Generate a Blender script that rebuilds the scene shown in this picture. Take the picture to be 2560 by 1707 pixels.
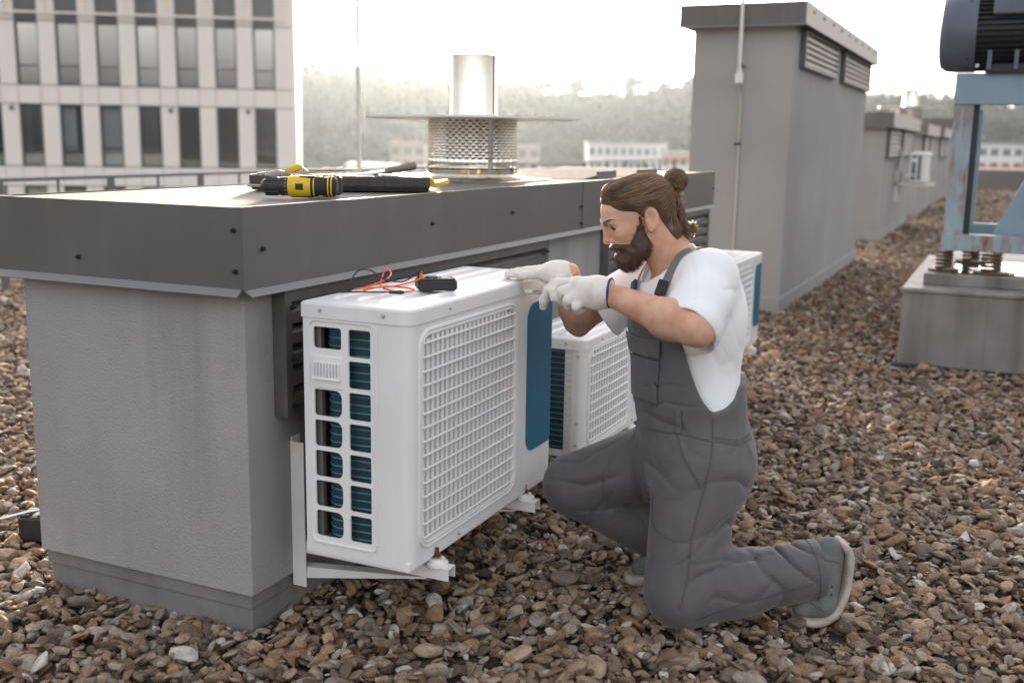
import bpy, bmesh, math, random
import numpy as np
from mathutils import Vector, Matrix, geometry

random.seed(7)
RNG = np.random.default_rng(11)
for o in list(bpy.data.objects):
    bpy.data.objects.remove(o)
scene = bpy.context.scene
COL = scene.collection
rad = math.radians

# ------------------------------------------------------------------ camera
YAW, PITCH, ROLL = rad(24.53), rad(10.53), rad(0.9)
CAM = np.array([-2.2398, -1.7977, 1.35])
FWD = np.array([math.cos(YAW) * math.cos(PITCH), math.sin(YAW) * math.cos(PITCH), -math.sin(PITCH)])
_r = np.array([math.sin(YAW), -math.cos(YAW), 0.0])
_u = np.cross(_r, FWD)
RIGHT = math.cos(ROLL) * _r + math.sin(ROLL) * _u
UPV = -math.sin(ROLL) * _r + math.cos(ROLL) * _u
cam_data = bpy.data.cameras.new('camera')
cam_data.sensor_width = 36.0
cam_data.lens = 37.97
cam_data.clip_start = 0.05
cam_data.clip_end = 6000.0
cam_data.dof.use_dof = True
cam_data.dof.focus_distance = 3.15
cam_data.dof.aperture_fstop = 2.6
cam = bpy.data.objects.new('camera', cam_data)
COL.objects.link(cam)
cam.matrix_world = Matrix(((RIGHT[0], UPV[0], -FWD[0], CAM[0]), (RIGHT[1], UPV[1], -FWD[1], CAM[1]),
                           (RIGHT[2], UPV[2], -FWD[2], CAM[2]), (0, 0, 0, 1)))
scene.camera = cam

# ------------------------------------------------------------------ sky and sun
SUN_AZ = YAW + rad(6.1)          # angle from +X, counter-clockwise
SUN_EL = rad(6.0)
world = bpy.data.worlds.new('World')
scene.world = world
world.use_nodes = True
wn, wl = world.node_tree.nodes, world.node_tree.links
wn.clear()
w_out = wn.new('ShaderNodeOutputWorld')
w_bg = wn.new('ShaderNodeBackground')
w_sky = wn.new('ShaderNodeTexSky')
w_sky.sky_type = 'NISHITA'
w_sky.sun_disc = False
w_sky.sun_elevation = SUN_EL
w_sky.sun_rotation = math.pi / 2 - SUN_AZ
w_sky.air_density = 1.0
w_sky.dust_density = 6.0
w_sky.ozone_density = 1.0
w_hs = wn.new('ShaderNodeHueSaturation')      # thin milky overcast: the sky keeps little of its blue
w_hs.inputs['Saturation'].default_value = 0.26
w_tint = wn.new('ShaderNodeMix'); w_tint.data_type = 'RGBA'; w_tint.blend_type = 'MULTIPLY'; w_tint.inputs[0].default_value = 1.0
w_tint.inputs[7].default_value = (1.03, 0.99, 1.0, 1)      # faint warmth of the low sun in the veil
wl.new(w_sky.outputs[0], w_hs.inputs['Color'])
wl.new(w_hs.outputs[0], w_tint.inputs[6])
wl.new(w_tint.outputs[2], w_bg.inputs['Color'])
w_bg.inputs['Strength'].default_value = 0.15
wl.new(w_bg.outputs[0], w_out.inputs['Surface'])

sun_data = bpy.data.lights.new('sun', 'SUN')
sun_data.energy = 2.8
sun_data.angle = rad(4.0)
sun_data.color = (1.0, 0.80, 0.56)
sun = bpy.data.objects.new('sun', sun_data)
COL.objects.link(sun)
_sd = Vector((math.cos(SUN_AZ) * math.cos(SUN_EL), math.sin(SUN_AZ) * math.cos(SUN_EL), math.sin(SUN_EL)))
sun.rotation_euler = _sd.to_track_quat('Z', 'Y').to_euler()
sun.location = (0, 0, 30)

scene.view_settings.view_transform = 'Standard'
scene.view_settings.look = 'None'
scene.view_settings.gamma = 1.0
scene.view_settings.exposure = 2.75
scene.view_settings.use_curve_mapping = False
scene.cycles.use_denoising = True
scene.cycles.max_bounces = 6
scene.cycles.transparent_max_bounces = 12
scene.cycles.volume_bounces = 0
scene.cycles.use_adaptive_sampling = True

# ------------------------------------------------------------------ materials
MATS = {}

def srgb(r, g, b):
    f = lambda c: (c / 255 / 12.92) if c / 255 <= 0.04045 else ((c / 255 + 0.055) / 1.055) ** 2.4
    return (f(r), f(g), f(b), 1.0)

def c4(c):
    return tuple(c) if len(c) == 4 else (c[0], c[1], c[2], 1.0)

def mat(name, col, rough=0.6, metal=0.0, col2=None, vs=8.0, lo=0.35, hi=0.65, bump=0.0, bs=80.0, bd=0.004, bdet=3.0,
        streak=None, sfac=0.4, sscale=(9, 9, 0.5), spec=0.5, rvar=0.0, sheen=0.0, sss=0.0, coat=0.0, crease=0.0, crs=9.0):
    m = bpy.data.materials.new(name)
    m.use_nodes = True
    n, l = m.node_tree.nodes, m.node_tree.links
    b = n['Principled BSDF']
    b.inputs['Base Color'].default_value = c4(col)
    b.inputs['Roughness'].default_value = rough
    b.inputs['Metallic'].default_value = metal
    b.inputs['Specular IOR Level'].default_value = spec
    if sheen: b.inputs['Sheen Weight'].default_value = sheen
    if coat: b.inputs['Coat Weight'].default_value = coat
    if sss:
        b.inputs['Subsurface Weight'].default_value = sss
        b.inputs['Subsurface Radius'].default_value = (1.0, 0.35, 0.2)
        b.inputs['Subsurface Scale'].default_value = 0.008
    tc = n.new('ShaderNodeTexCoord')
    last = None
    if col2 is not None:
        t = n.new('ShaderNodeTexNoise'); t.inputs['Scale'].default_value = vs; t.inputs['Detail'].default_value = 6
        l.new(tc.outputs['Object'], t.inputs['Vector'])
        mr = n.new('ShaderNodeMapRange'); mr.inputs[1].default_value = lo; mr.inputs[2].default_value = hi
        l.new(t.outputs['Fac'], mr.inputs[0])
        mx = n.new('ShaderNodeMix'); mx.data_type = 'RGBA'
        mx.inputs[6].default_value = c4(col); mx.inputs[7].default_value = c4(col2)
        l.new(mr.outputs[0], mx.inputs[0])
        last = mx.outputs[2]
        if rvar:
            rr = n.new('ShaderNodeMapRange'); rr.inputs[1].default_value = lo; rr.inputs[2].default_value = hi
            rr.inputs[3].default_value = rough - rvar; rr.inputs[4].default_value = rough + rvar
            l.new(t.outputs['Fac'], rr.inputs[0]); l.new(rr.outputs[0], b.inputs['Roughness'])
    if streak is not None:
        mp = n.new('ShaderNodeMapping'); mp.inputs['Scale'].default_value = sscale
        l.new(tc.outputs['Object'], mp.inputs['Vector'])
        t = n.new('ShaderNodeTexNoise'); t.inputs['Scale'].default_value = 1.0; t.inputs['Detail'].default_value = 5
        l.new(mp.outputs[0], t.inputs['Vector'])
        mr = n.new('ShaderNodeMapRange'); mr.inputs[1].default_value = 0.5; mr.inputs[2].default_value = 0.75
        mr.inputs[4].default_value = sfac
        l.new(t.outputs['Fac'], mr.inputs[0])
        mx = n.new('ShaderNodeMix'); mx.data_type = 'RGBA'
        mx.inputs[6].default_value = c4(col); mx.inputs[7].default_value = c4(streak)
        if last is not None: l.new(last, mx.inputs[6])
        l.new(mr.outputs[0], mx.inputs[0])
        last = mx.outputs[2]
    if last is not None: l.new(last, b.inputs['Base Color'])
    if bump:
        t = n.new('ShaderNodeTexNoise'); t.inputs['Scale'].default_value = bs; t.inputs['Detail'].default_value = bdet
        l.new(tc.outputs['Object'], t.inputs['Vector'])
        bp = n.new('ShaderNodeBump'); bp.inputs['Strength'].default_value = bump; bp.inputs['Distance'].default_value = bd
        l.new(t.outputs['Fac'], bp.inputs['Height']); l.new(bp.outputs[0], b.inputs['Normal'])
        if crease:
            t = n.new('ShaderNodeTexNoise'); t.noise_type = 'RIDGED_MULTIFRACTAL'
            t.inputs['Scale'].default_value = crs; t.inputs['Detail'].default_value = 3; t.inputs['Distortion'].default_value = 0.8
            l.new(tc.outputs['Object'], t.inputs['Vector'])
            b2 = n.new('ShaderNodeBump'); b2.inputs['Strength'].default_value = crease; b2.inputs['Distance'].default_value = 0.02
            l.new(t.outputs['Fac'], b2.inputs['Height']); l.new(b2.outputs[0], bp.inputs['Normal'])
    MATS[name] = m
    return m

# ------------------------------------------------------------------ mesh helpers
def link(name, data, parent=None, loc=None, rot=None):
    o = bpy.data.objects.new(name, data)
    COL.objects.link(o)
    if parent is not None: o.parent = parent
    if loc is not None: o.location = loc
    if rot is not None: o.rotation_euler = rot
    return o

def tag(o, label=None, cat=None, group=None, kind=None):
    if label: o['label'] = label
    if cat: o['category'] = cat
    if group: o['group'] = group
    if kind: o['kind'] = kind
    return o

def thing(name, label, cat, loc=(0, 0, 0), rz=0.0, group=None):
    o = link(name, None, None, loc, (0, 0, rz))
    o.empty_display_size = 0.1
    return tag(o, label, cat, group)

def mesh_from(name, V, F, m, smooth=False):
    me = bpy.data.meshes.new(name)
    me.from_pydata([tuple(map(float, v)) for v in V], [], [tuple(int(i) for i in f) for f in F])
    if m is not None: me.materials.append(MATS[m] if isinstance(m, str) else m)
    if smooth:
        me.polygons.foreach_set('use_smooth', [True] * len(me.polygons))
    me.update()
    return me

class MB:
    """collects shapes, links them as ONE mesh object"""
    def __init__(s): s.V = []; s.F = []
    def add(s, V, F):
        o = len(s.V)
        s.V += [tuple(v) for v in V]; s.F += [tuple(i + o for i in f) for f in F]
        return s
    def box(s, x0, x1, y0, y1, z0, z1, c=0.0):
        if x1 < x0: x0, x1 = x1, x0
        if y1 < y0: y0, y1 = y1, y0
        if z1 < z0: z0, z1 = z1, z0
        if c <= 0:
            V = [(x, y, z) for x in (x0, x1) for y in (y0, y1) for z in (z0, z1)]
            F = [(0, 1, 3, 2), (4, 6, 7, 5), (0, 4, 5, 1), (2, 3, 7, 6), (0, 2, 6, 4), (1, 5, 7, 3)]
            return s.add(V, F)
        cx, cy, cz = (x0 + x1) / 2, (y0 + y1) / 2, (z0 + z1) / 2
        h = ((x1 - x0) / 2, (y1 - y0) / 2, (z1 - z0) / 2)
        c = min(c, min(h) * 0.9)
        V = []; ix = {}
        for sx in (-1, 1):
            for sy in (-1, 1):
                for sz in (-1, 1):
                    sg = (sx, sy, sz)
                    for a in range(3):
                        v = [sg[k] * (h[k] if k == a else h[k] - c) for k in range(3)]
                        ix[(sg, a)] = len(V)
                        V.append((cx + v[0], cy + v[1], cz + v[2]))
        F = []
        def orient(f):
            P = [Vector(V[i]) for i in f]
            nrm = (P[1] - P[0]).cross(P[2] - P[0])
            ctr = sum(P, Vector()) / len(P) - Vector((cx, cy, cz))
            F.append(tuple(f) if nrm.dot(ctr) > 0 else tuple(reversed(f)))
        for a in range(3):
            b, d = (a + 1) % 3, (a + 2) % 3
            for sa in (-1, 1):
                f = []
                for sb, sd in ((-1, -1), (1, -1), (1, 1), (-1, 1)):
                    g = [0, 0, 0]; g[a] = sa; g[b] = sb; g[d] = sd
                    f.append(ix[(tuple(g), a)])
                orient(f)
        for a in range(3):
            b, d = (a + 1) % 3, (a + 2) % 3
            for sb in (-1, 1):
                for sd in (-1, 1):
                    g0 = [0, 0, 0]; g0[a] = -1; g0[b] = sb; g0[d] = sd
                    g1 = list(g0); g1[a] = 1
                    orient([ix[(tuple(g0), b)], ix[(tuple(g1), b)], ix[(tuple(g1), d)], ix[(tuple(g0), d)]])
        for sx in (-1, 1):
            for sy in (-1, 1):
                for sz in (-1, 1):
                    orient([ix[((sx, sy, sz), a)] for a in range(3)])
        return s.add(V, F)
    def cyl(s, p0, p1, r0, r1=None, n=16, caps=True):
        r1 = r0 if r1 is None else r1
        p0, p1 = Vector(p0), Vector(p1)
        d = (p1 - p0).normalized()
        a = d.orthogonal().normalized(); b = d.cross(a)
        V = []
        for p, r in ((p0, r0), (p1, r1)):
            for i in range(n):
                t = 2 * math.pi * i / n
                V.append(p + (a * math.cos(t) + b * math.sin(t)) * r)
        F = [(i, (i + 1) % n, n + (i + 1) % n, n + i) for i in range(n)]
        if caps: F += [tuple(range(n - 1, -1, -1)), tuple(range(n, 2 * n))]
        return s.add(V, F)
    def tube(s, path, r, n=8, closed=False):
        P = [Vector(p) for p in path]
        k = len(P); V = []; prev = None
        for i, p in enumerate(P):
            if closed: t = (P[(i + 1) % k] - P[i - 1]).normalized()
            else: t = (P[min(i + 1, k - 1)] - P[max(i - 1, 0)]).normalized()
            a = t.orthogonal().normalized() if prev is None else (prev - t * prev.dot(t)).normalized()
            prev = a; b = t.cross(a)
            rr = r[i] if isinstance(r, (list, tuple)) else r
            V += [p + (a * math.cos(2 * math.pi * j / n) + b * math.sin(2 * math.pi * j / n)) * rr for j in range(n)]
        F = []
        for i in range(k if closed else k - 1):
            o, q = i * n, ((i + 1) % k) * n
            F += [(o + j, o + (j + 1) % n, q + (j + 1) % n, q + j) for j in range(n)]
        if not closed: F += [tuple(range(n - 1, -1, -1)), tuple(range((k - 1) * n, k * n))]
        return s.add(V, F)
    def prism(s, prof, axis, a0, a1):
        """profile (list of 2-D points, counter-clockwise) pushed along axis 0/1/2"""
        n = len(prof)
        def pt(q, a):
            return {0: (a, q[0], q[1]), 1: (q[0], a, q[1]), 2: (q[0], q[1], a)}[axis]
        V = [pt(q, a0) for q in prof] + [pt(q, a1) for q in prof]
        F = [(i, (i + 1) % n, n + (i + 1) % n, n + i) for i in range(n)] + [tuple(range(n - 1, -1, -1)), tuple(range(n, 2 * n))]
        return s.add(V, F)
    def lathe(s, prof, c=(0, 0, 0), n=32, axis='z'):
        V = []; k = len(prof)
        for r, z in prof:
            for j in range(n):
                t = 2 * math.pi * j / n
                x, y = r * math.cos(t), r * math.sin(t)
                q = (x, y, z) if axis == 'z' else ((z, x, y) if axis == 'x' else (x, z, y))
                V.append((c[0] + q[0], c[1] + q[1], c[2] + q[2]))
        F = []
        for i in range(k - 1):
            F += [(i * n + j, i * n + (j + 1) % n, (i + 1) * n + (j + 1) % n, (i + 1) * n + j) for j in range(n)]
        return s.add(V, F)
    def ball(s, c, r, n=10, sc=(1, 1, 1)):
        V = []; F = []
        m = n // 2 + 1
        for i in range(m + 1):
            ph = math.pi * i / m
            for j in range(n):
                t = 2 * math.pi * j / n
                V.append((c[0] + r * sc[0] * math.sin(ph) * math.cos(t), c[1] + r * sc[1] * math.sin(ph) * math.sin(t), c[2] + r * sc[2] * math.cos(ph)))
        for i in range(m):
            F += [(i * n + j, (i + 1) * n + j, (i + 1) * n + (j + 1) % n, i * n + (j + 1) % n) for j in range(n)]
        return s.add(V, F)
    def xform(s, M):
        s.V = [tuple(M @ Vector(v)) for v in s.V]
        return s
    def mesh(s, name, m, smooth=False, sharp=35, fix=True):
        me = mesh_from(name, s.V, s.F, m, smooth)
        if fix:
            bm = bmesh.new(); bm.from_mesh(me)
            bmesh.ops.recalc_face_normals(bm, faces=bm.faces)
            if smooth:
                for e in bm.edges:
                    if len(e.link_faces) == 2 and e.calc_face_angle(0) > rad(sharp): e.smooth = False
            bm.to_mesh(me); bm.free()
        return me
    def build(s, name, m, parent=None, smooth=False, loc=None, rot=None, sharp=35):
        return link(name, s.mesh(name, m, smooth, sharp), parent, loc, rot)

def copy_tree(o, parent=None):
    c = o.copy()
    COL.objects.link(c)
    c.parent = parent
    for ch in list(o.children): copy_tree(ch, c)
    return c

def rrect(x0, x1, y0, y1, r, n=6):
    """rounded rectangle, counter-clockwise; r one radius or four (bl, br, tr, tl)"""
    rs = r if isinstance(r, (list, tuple)) else [r] * 4
    P = []
    for (cx, cy, a0, q) in ((x0, y0, 180, rs[0]), (x1, y0, 270, rs[1]), (x1, y1, 0, rs[2]), (x0, y1, 90, rs[3])):
        ox = cx + (q if cx == x0 else -q); oy = cy + (q if cy == y0 else -q)
        for i in range(n + 1):
            t = rad(a0 + 90 * i / n)
            P.append((ox + q * math.cos(t), oy + q * math.sin(t)))
    return P

def in_poly(p, poly):
    x, y = p; c = False; j = len(poly) - 1
    for i in range(len(poly)):
        xi, yi = poly[i]; xj, yj = poly[j]
        if (yi > y) != (yj > y) and x < (xj - xi) * (y - yi) / (yj - yi) + xi: c = not c
        j = i
    return c

def plate(mb, outer, holes, axis, a0, a1):
    """flat plate with holes, thickness a0..a1 along axis; outline points are the other two axes in order"""
    V2 = []; E = []
    for loop in [outer] + holes:
        o = len(V2); k = len(loop)
        V2 += [Vector(p) for p in loop]; E += [(o + i, o + (i + 1) % k) for i in range(k)]
    r = geometry.delaunay_2d_cdt(V2, E, [], 0, 1e-6)
    vs, fs = r[0], r[2]
    keep = []
    for f in fs:
        c = sum((vs[i] for i in f), Vector((0, 0))) / len(f)
        if in_poly(c, outer) and not any(in_poly(c, h) for h in holes): keep.append(tuple(f))
    def pt(q, a):
        return {0: (a, q[0], q[1]), 1: (q[0], a, q[1]), 2: (q[0], q[1], a)}[axis]
    n = len(vs)
    V = [pt(q, a0) for q in vs] + [pt(q, a1) for q in vs]
    F = [f[::-1] for f in keep] + [tuple(i + n for i in f) for f in keep]
    mb.add(V, F)
    for loop in [outer] + holes:
        k = len(loop)
        V = [pt(q, a0) for q in loop] + [pt(q, a1) for q in loop]
        mb.add(V, [(i, (i + 1) % k, k + (i + 1) % k, k + i) for i in range(k)])
    return mb

def weld(me, d=1e-5):
    bm = bmesh.new(); bm.from_mesh(me)
    bmesh.ops.remove_doubles(bm, verts=bm.verts, dist=d)
    bmesh.ops.recalc_face_normals(bm, faces=bm.faces)
    bm.to_mesh(me); bm.free()

def polar(bearing, dist, z=0.0):
    """a far place by compass: degrees right of the view axis, metres from the camera foot"""
    a = YAW - rad(bearing)
    return Vector((CAM[0] + dist * math.cos(a), CAM[1] + dist * math.sin(a), z))

def project(P):
    q = np.asarray(P, float) - CAM
    z = q @ FWD
    return 1280 + 2700 * (q @ RIGHT) / z, 853.5 - 2700 * (q @ UPV) / z, z

# ================================================================== MATERIALS
mat('stucco', (0.355, 0.349, 0.344), 0.9, col2=(0.305, 0.299, 0.295), vs=2.2, bump=0.9, bs=150, bd=0.004, bdet=3,
    streak=(0.225, 0.22, 0.213), sfac=0.7, sscale=(6, 6, 0.7))
mat('stucco_far', (0.34, 0.333, 0.329), 0.9, col2=(0.295, 0.289, 0.285), vs=1.2, bump=0.5, bs=60, bd=0.006,
    streak=(0.27, 0.265, 0.26), sfac=0.38, sscale=(2.6, 2.6, 0.25))
mat('skirting', (0.165, 0.163, 0.16), 0.65, col2=(0.215, 0.21, 0.206), vs=6, bump=0.25, bs=14, bd=0.01,
    streak=(0.12, 0.11, 0.10), sfac=0.4, sscale=(14, 14, 2.5))
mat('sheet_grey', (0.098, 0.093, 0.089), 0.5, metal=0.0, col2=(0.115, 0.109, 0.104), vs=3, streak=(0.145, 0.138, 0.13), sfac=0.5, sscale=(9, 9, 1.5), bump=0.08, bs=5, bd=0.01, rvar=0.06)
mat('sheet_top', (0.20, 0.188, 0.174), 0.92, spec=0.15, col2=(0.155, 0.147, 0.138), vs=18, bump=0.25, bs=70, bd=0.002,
    streak=(0.36, 0.345, 0.325), sfac=0.5, sscale=(40, 40, 40))
mat('lip_grey', (0.205, 0.205, 0.207), 0.42)
mat('louvre_grey', (0.085, 0.082, 0.08), 0.45, col2=(0.12, 0.113, 0.105), vs=12)
mat('skylit_tan', (0.50, 0.46, 0.43), 0.55)  # tan lightened for the bright sky these faces look at
mat('cavity_shade', (0.012, 0.012, 0.012), 0.95)  # near-black colour stands in for the shade inside hollows
mat('bolt_dark', (0.05, 0.052, 0.06), 0.35, metal=0.6)
mat('membrane', (0.02, 0.022, 0.028), 0.7, bump=0.6, bs=60, bd=0.01)
mat('roof_bed', (0.02, 0.016, 0.013), 0.95, col2=(0.09, 0.07, 0.055), vs=24, lo=0.42, hi=0.6, bump=1.0, bs=22, bd=0.03)  # bed colour darkened to deepen the shade in gaps between stones

def stone_material():
    m = bpy.data.materials.new('stone'); m.use_nodes = True
    n, l = m.node_tree.nodes, m.node_tree.links
    b = n['Principled BSDF']
    oi = n.new('ShaderNodeObjectInfo')
    cr = n.new('ShaderNodeValToRGB'); cr.color_ramp.interpolation = 'LINEAR'
    pal = [(0.00, (0.060, 0.040, 0.028)), (0.10, (0.165, 0.112, 0.075)), (0.20, (0.31, 0.190, 0.105)), (0.30, (0.21, 0.163, 0.128)),
           (0.40, (0.095, 0.073, 0.060)), (0.50, (0.37, 0.265, 0.175)), (0.60, (0.235, 0.203, 0.175)), (0.70, (0.205, 0.115, 0.062)),
           (0.80, (0.33, 0.275, 0.22)), (0.88, (0.10, 0.064, 0.042)), (0.95, (0.40, 0.355, 0.305)), (1.00, (0.50, 0.475, 0.44))]
    e = cr.color_ramp.elements
    while len(e) < len(pal): e.new(0.5)
    for k, (p, c) in enumerate(pal):
        e[k].position = p; e[k].color = c4(c)
    l.new(oi.outputs['Random'], cr.inputs[0])
    tc = n.new('ShaderNodeTexCoord')
    va = n.new('ShaderNodeVectorMath'); va.operation = 'ADD'
    l.new(tc.outputs['Object'], va.inputs[0])
    cb = n.new('ShaderNodeMath'); cb.operation = 'MULTIPLY'; cb.inputs[1].default_value = 37.0
    l.new(oi.outputs['Random'], cb.inputs[0]); l.new(cb.outputs[0], va.inputs[1])
    t = n.new('ShaderNodeTexNoise'); t.inputs['Scale'].default_value = 1.6; t.inputs['Detail'].default_value = 7; t.inputs['Roughness'].default_value = 0.65
    l.new(va.outputs[0], t.inputs['Vector'])
    hs = n.new('ShaderNodeHueSaturation'); hs.inputs['Saturation'].default_value = 1.02
    mr = n.new('ShaderNodeMapRange'); mr.inputs[1].default_value = 0.25; mr.inputs[2].default_value = 0.75
    mr.inputs[3].default_value = 0.58; mr.inputs[4].default_value = 1.72
    l.new(t.outputs['Fac'], mr.inputs[0]); l.new(mr.outputs[0], hs.inputs['Value'])
    l.new(cr.outputs[0], hs.inputs['Color']); l.new(hs.outputs[0], b.inputs['Base Color'])
    b.inputs['Roughness'].default_value = 0.82
    b.inputs['Specular IOR Level'].default_value = 0.3
    t2 = n.new('ShaderNodeTexNoise'); t2.inputs['Scale'].default_value = 6; t2.inputs['Detail'].default_value = 5
    l.new(va.outputs[0], t2.inputs['Vector'])
    bp = n.new('ShaderNodeBump'); bp.inputs['Strength'].default_value = 0.35; bp.inputs['Distance'].default_value = 0.08
    l.new(t2.outputs['Fac'], bp.inputs['Height']); l.new(bp.outputs[0], b.inputs['Normal'])
    MATS['stone'] = m
stone_material()

# ================================================================== ROOF DECK AND GRAVEL
deck = link('roof_ground', mesh_from('roof_ground', [(-14, -34, -0.02), (46, -34, -0.02), (46, 6.9, -0.02), (-14, 6.9, -0.02),
            (-14, -34, -0.6), (46, -34, -0.6), (46, 6.9, -0.6), (-14, 6.9, -0.6)],
            [(0, 1, 2, 3), (7, 6, 5, 4), (0, 4, 5, 1), (1, 5, 6, 2), (2, 6, 7, 3), (3, 7, 4, 0)], 'roof_bed'))
tag(deck, 'flat roof covered with brown and grey river gravel', kind='structure')

def stone_shape(seed):
    rg = np.random.default_rng(seed)
    bm = bmesh.new()
    bmesh.ops.create_icosphere(bm, subdivisions=2, radius=1.0)
    planes = []
    hard = seed % 3 != 0
    for _ in range(int(rg.integers(7, 13)) if hard else 6):
        d = rg.normal(size=3); d /= np.linalg.norm(d)
        planes.append((d, rg.uniform(0.42, 0.82)))
    bl = rg.normal(size=(4, 3)) * 0.18
    for v in bm.verts:
        p = np.array(v.co)
        for d, h in planes:
            q = p @ d - h
            if q > 0: p = p - d * q * (1.0 if hard else 0.9)
        p = p * (1 + 0.12 * math.sin(3 * p[0] + 7 * bl[0, 0]) * math.cos(2.5 * p[1] + 5 * bl[1, 1]))
        v.co = p
    me = bpy.data.meshes.new('stone')
    if hard:
        bm.normal_update()
        for e in bm.edges:
            if e.calc_face_angle(0) > rad(38): e.smooth = False
    for f in bm.faces: f.smooth = True
    bm.to_mesh(me); bm.free()
    me.materials.append(MATS['stone'])
    return me
STONES = [stone_shape(100 + i) for i in range(18)]
stone_col = bpy.data.collections.new('stone_shapes')
for i, me in enumerate(STONES):
    stone_col.objects.link(bpy.data.objects.new('stone_shape_%02d' % i, me))

def scatter():
    P = []
    def ring(r0, r1, dens, size, half):
        n = int(dens * half * (r1 * r1 - r0 * r0))
        r = np.sqrt(RNG.uniform(r0 * r0, r1 * r1, n)); a = RNG.uniform(-half, half, n) + YAW
        x = CAM[0] + r * np.cos(a); y = CAM[1] + r * np.sin(a)
        L = RNG.lognormal(math.log(0.0188), 0.40, n) * size
        big = RNG.random(n) < 0.05
        L[big] *= 1.45
        L = np.clip(L, 0.008, 0.048 * size)
        P.append(np.stack([x, y, L, r], 1))
    ring(1.0, 6.5, 2400, 1.0, rad(40))
    ring(6.5, 14.0, 1150, 1.12, rad(36))
    ring(14.0, 26.0, 330, 1.5, rad(33))
    ring(26.0, 42.0, 110, 2.3, rad(30))
    P = np.concatenate(P)
    x, y = P[:, 0], P[:, 1]
    ok = (y < 6.7) & (x < 45)
    for (x0, x1, y0, y1) in ((0.005, 4.60, 0.005, 0.755), (6.615, 11.2, -0.145, 0.66), (14.1, 18.6, -0.1, 0.7), (4.84, 8.2, -5.0, -1.24),
                             (20.4, 24, -0.1, 0.7), (25.6, 29.5, -0.1, 0.7), (31, 34.5, -0.1, 0.7)):
        ok &= ~((x > x0) & (x < x1) & (y > y0) & (y < y1))
    P = P[ok]; n = len(P)
    L = P[:, 2]
    S = np.stack([L, L * RNG.uniform(0.55, 0.95, n), L * RNG.uniform(0.24, 0.52, n)], 1)
    z = RNG.uniform(-0.026, 0.012, n) + 0.25 * S[:, 2]
    R = np.stack([RNG.normal(0, 0.40, n), RNG.normal(0, 0.40, n), RNG.uniform(0, 6.283, n)], 1)
    return np.stack([P[:, 0], P[:, 1], z], 1), R, S, RNG.integers(0, len(STONES), n), P[:, 3]

GP, GR, GS, GI, GD = scatter()
_q = GP - CAM
_z = _q @ FWD
_px = 1280 + 2700 * (_q @ RIGHT) / _z
_py = 853.5 - 2700 * (_q @ UPV) / _z
vis = (_px > 0) & (_px < 2560) & (_py > 900) & (_py < 1707) & (GP[:, 2] > 0.002) & (GD < 4.2)
vis &= ~((GP[:, 0] > -0.03) & (GP[:, 1] > -0.40) & (GP[:, 1] < 1.6))                  # behind the housing and its units
vis &= ~((_px > 1600) & (_px < 2110) & (_py > 1100) & (_py < 1560))                     # behind the kneeling person
score = np.where(vis, GS[:, 0] / GD, -1)
near = np.argsort(-score)[:300]
for i in near:
    o = link('stone', STONES[int(GI[i])], deck, tuple(GP[i]), tuple(GR[i]))
    o.scale = tuple(GS[i])
rest = np.ones(len(GP), bool); rest[near] = False

def gravel_mass():
    me = bpy.data.meshes.new('gravel')
    P = GP[rest]
    me.vertices.add(len(P)); me.vertices.foreach_set('co', P.astype(np.float32).ravel())
    for nm, ty, arr, key in (('rot', 'FLOAT_VECTOR', GR[rest], 'vector'), ('scl', 'FLOAT_VECTOR', GS[rest], 'vector')):
        a = me.attributes.new(nm, ty, 'POINT'); a.data.foreach_set(key, arr.astype(np.float32).ravel())
    a = me.attributes.new('idx', 'INT', 'POINT'); a.data.foreach_set('value', GI[rest].astype(np.int32))
    me.update()
    o = link('gravel', me, deck)
    ng = bpy.data.node_groups.new('gravel_scatter', 'GeometryNodeTree')
    ng.interface.new_socket('Geometry', in_out='INPUT', socket_type='NodeSocketGeometry')
    ng.interface.new_socket('Geometry', in_out='OUTPUT', socket_type='NodeSocketGeometry')
    N, Lk = ng.nodes, ng.links
    gi, go = N.new('NodeGroupInput'), N.new('NodeGroupOutput')
    ip = N.new('GeometryNodeInstanceOnPoints')
    ci = N.new('GeometryNodeCollectionInfo'); ci.inputs['Collection'].default_value = stone_col
    ci.inputs['Separate Children'].default_value = True; ci.inputs['Reset Children'].default_value = True
    def attr(nm, ty):
        a = N.new('GeometryNodeInputNamedAttribute'); a.data_type = ty; a.inputs['Name'].default_value = nm
        return a.outputs[0]
    Lk.new(gi.outputs[0], ip.inputs['Points']); Lk.new(ci.outputs[0], ip.inputs['Instance'])
    ip.inputs['Pick Instance'].default_value = True
    Lk.new(attr('idx', 'INT'), ip.inputs['Instance Index'])
    Lk.new(attr('rot', 'FLOAT_VECTOR'), ip.inputs['Rotation'])
    Lk.new(attr('scl', 'FLOAT_VECTOR'), ip.inputs['Scale'])
    Lk.new(ip.outputs[0], go.inputs[0])
    md = o.modifiers.new('scatter', 'NODES'); md.node_group = ng
    o['kind'] = 'stuff'
gravel_mass()

# ================================================================== VENT HOUSINGS
def screw(parent, p, axis, r=0.0052):
    d = Vector(axis)
    mb = MB().cyl(Vector(p), Vector(p) + d * 0.004, r * 1.35, r * 1.25, 12)
    mb.cyl(Vector(p) + d * 0.004, Vector(p) + d * 0.011, r * 0.8, r * 0.7, 6)
    return mb.build('screw', 'bolt_dark', parent)

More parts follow.
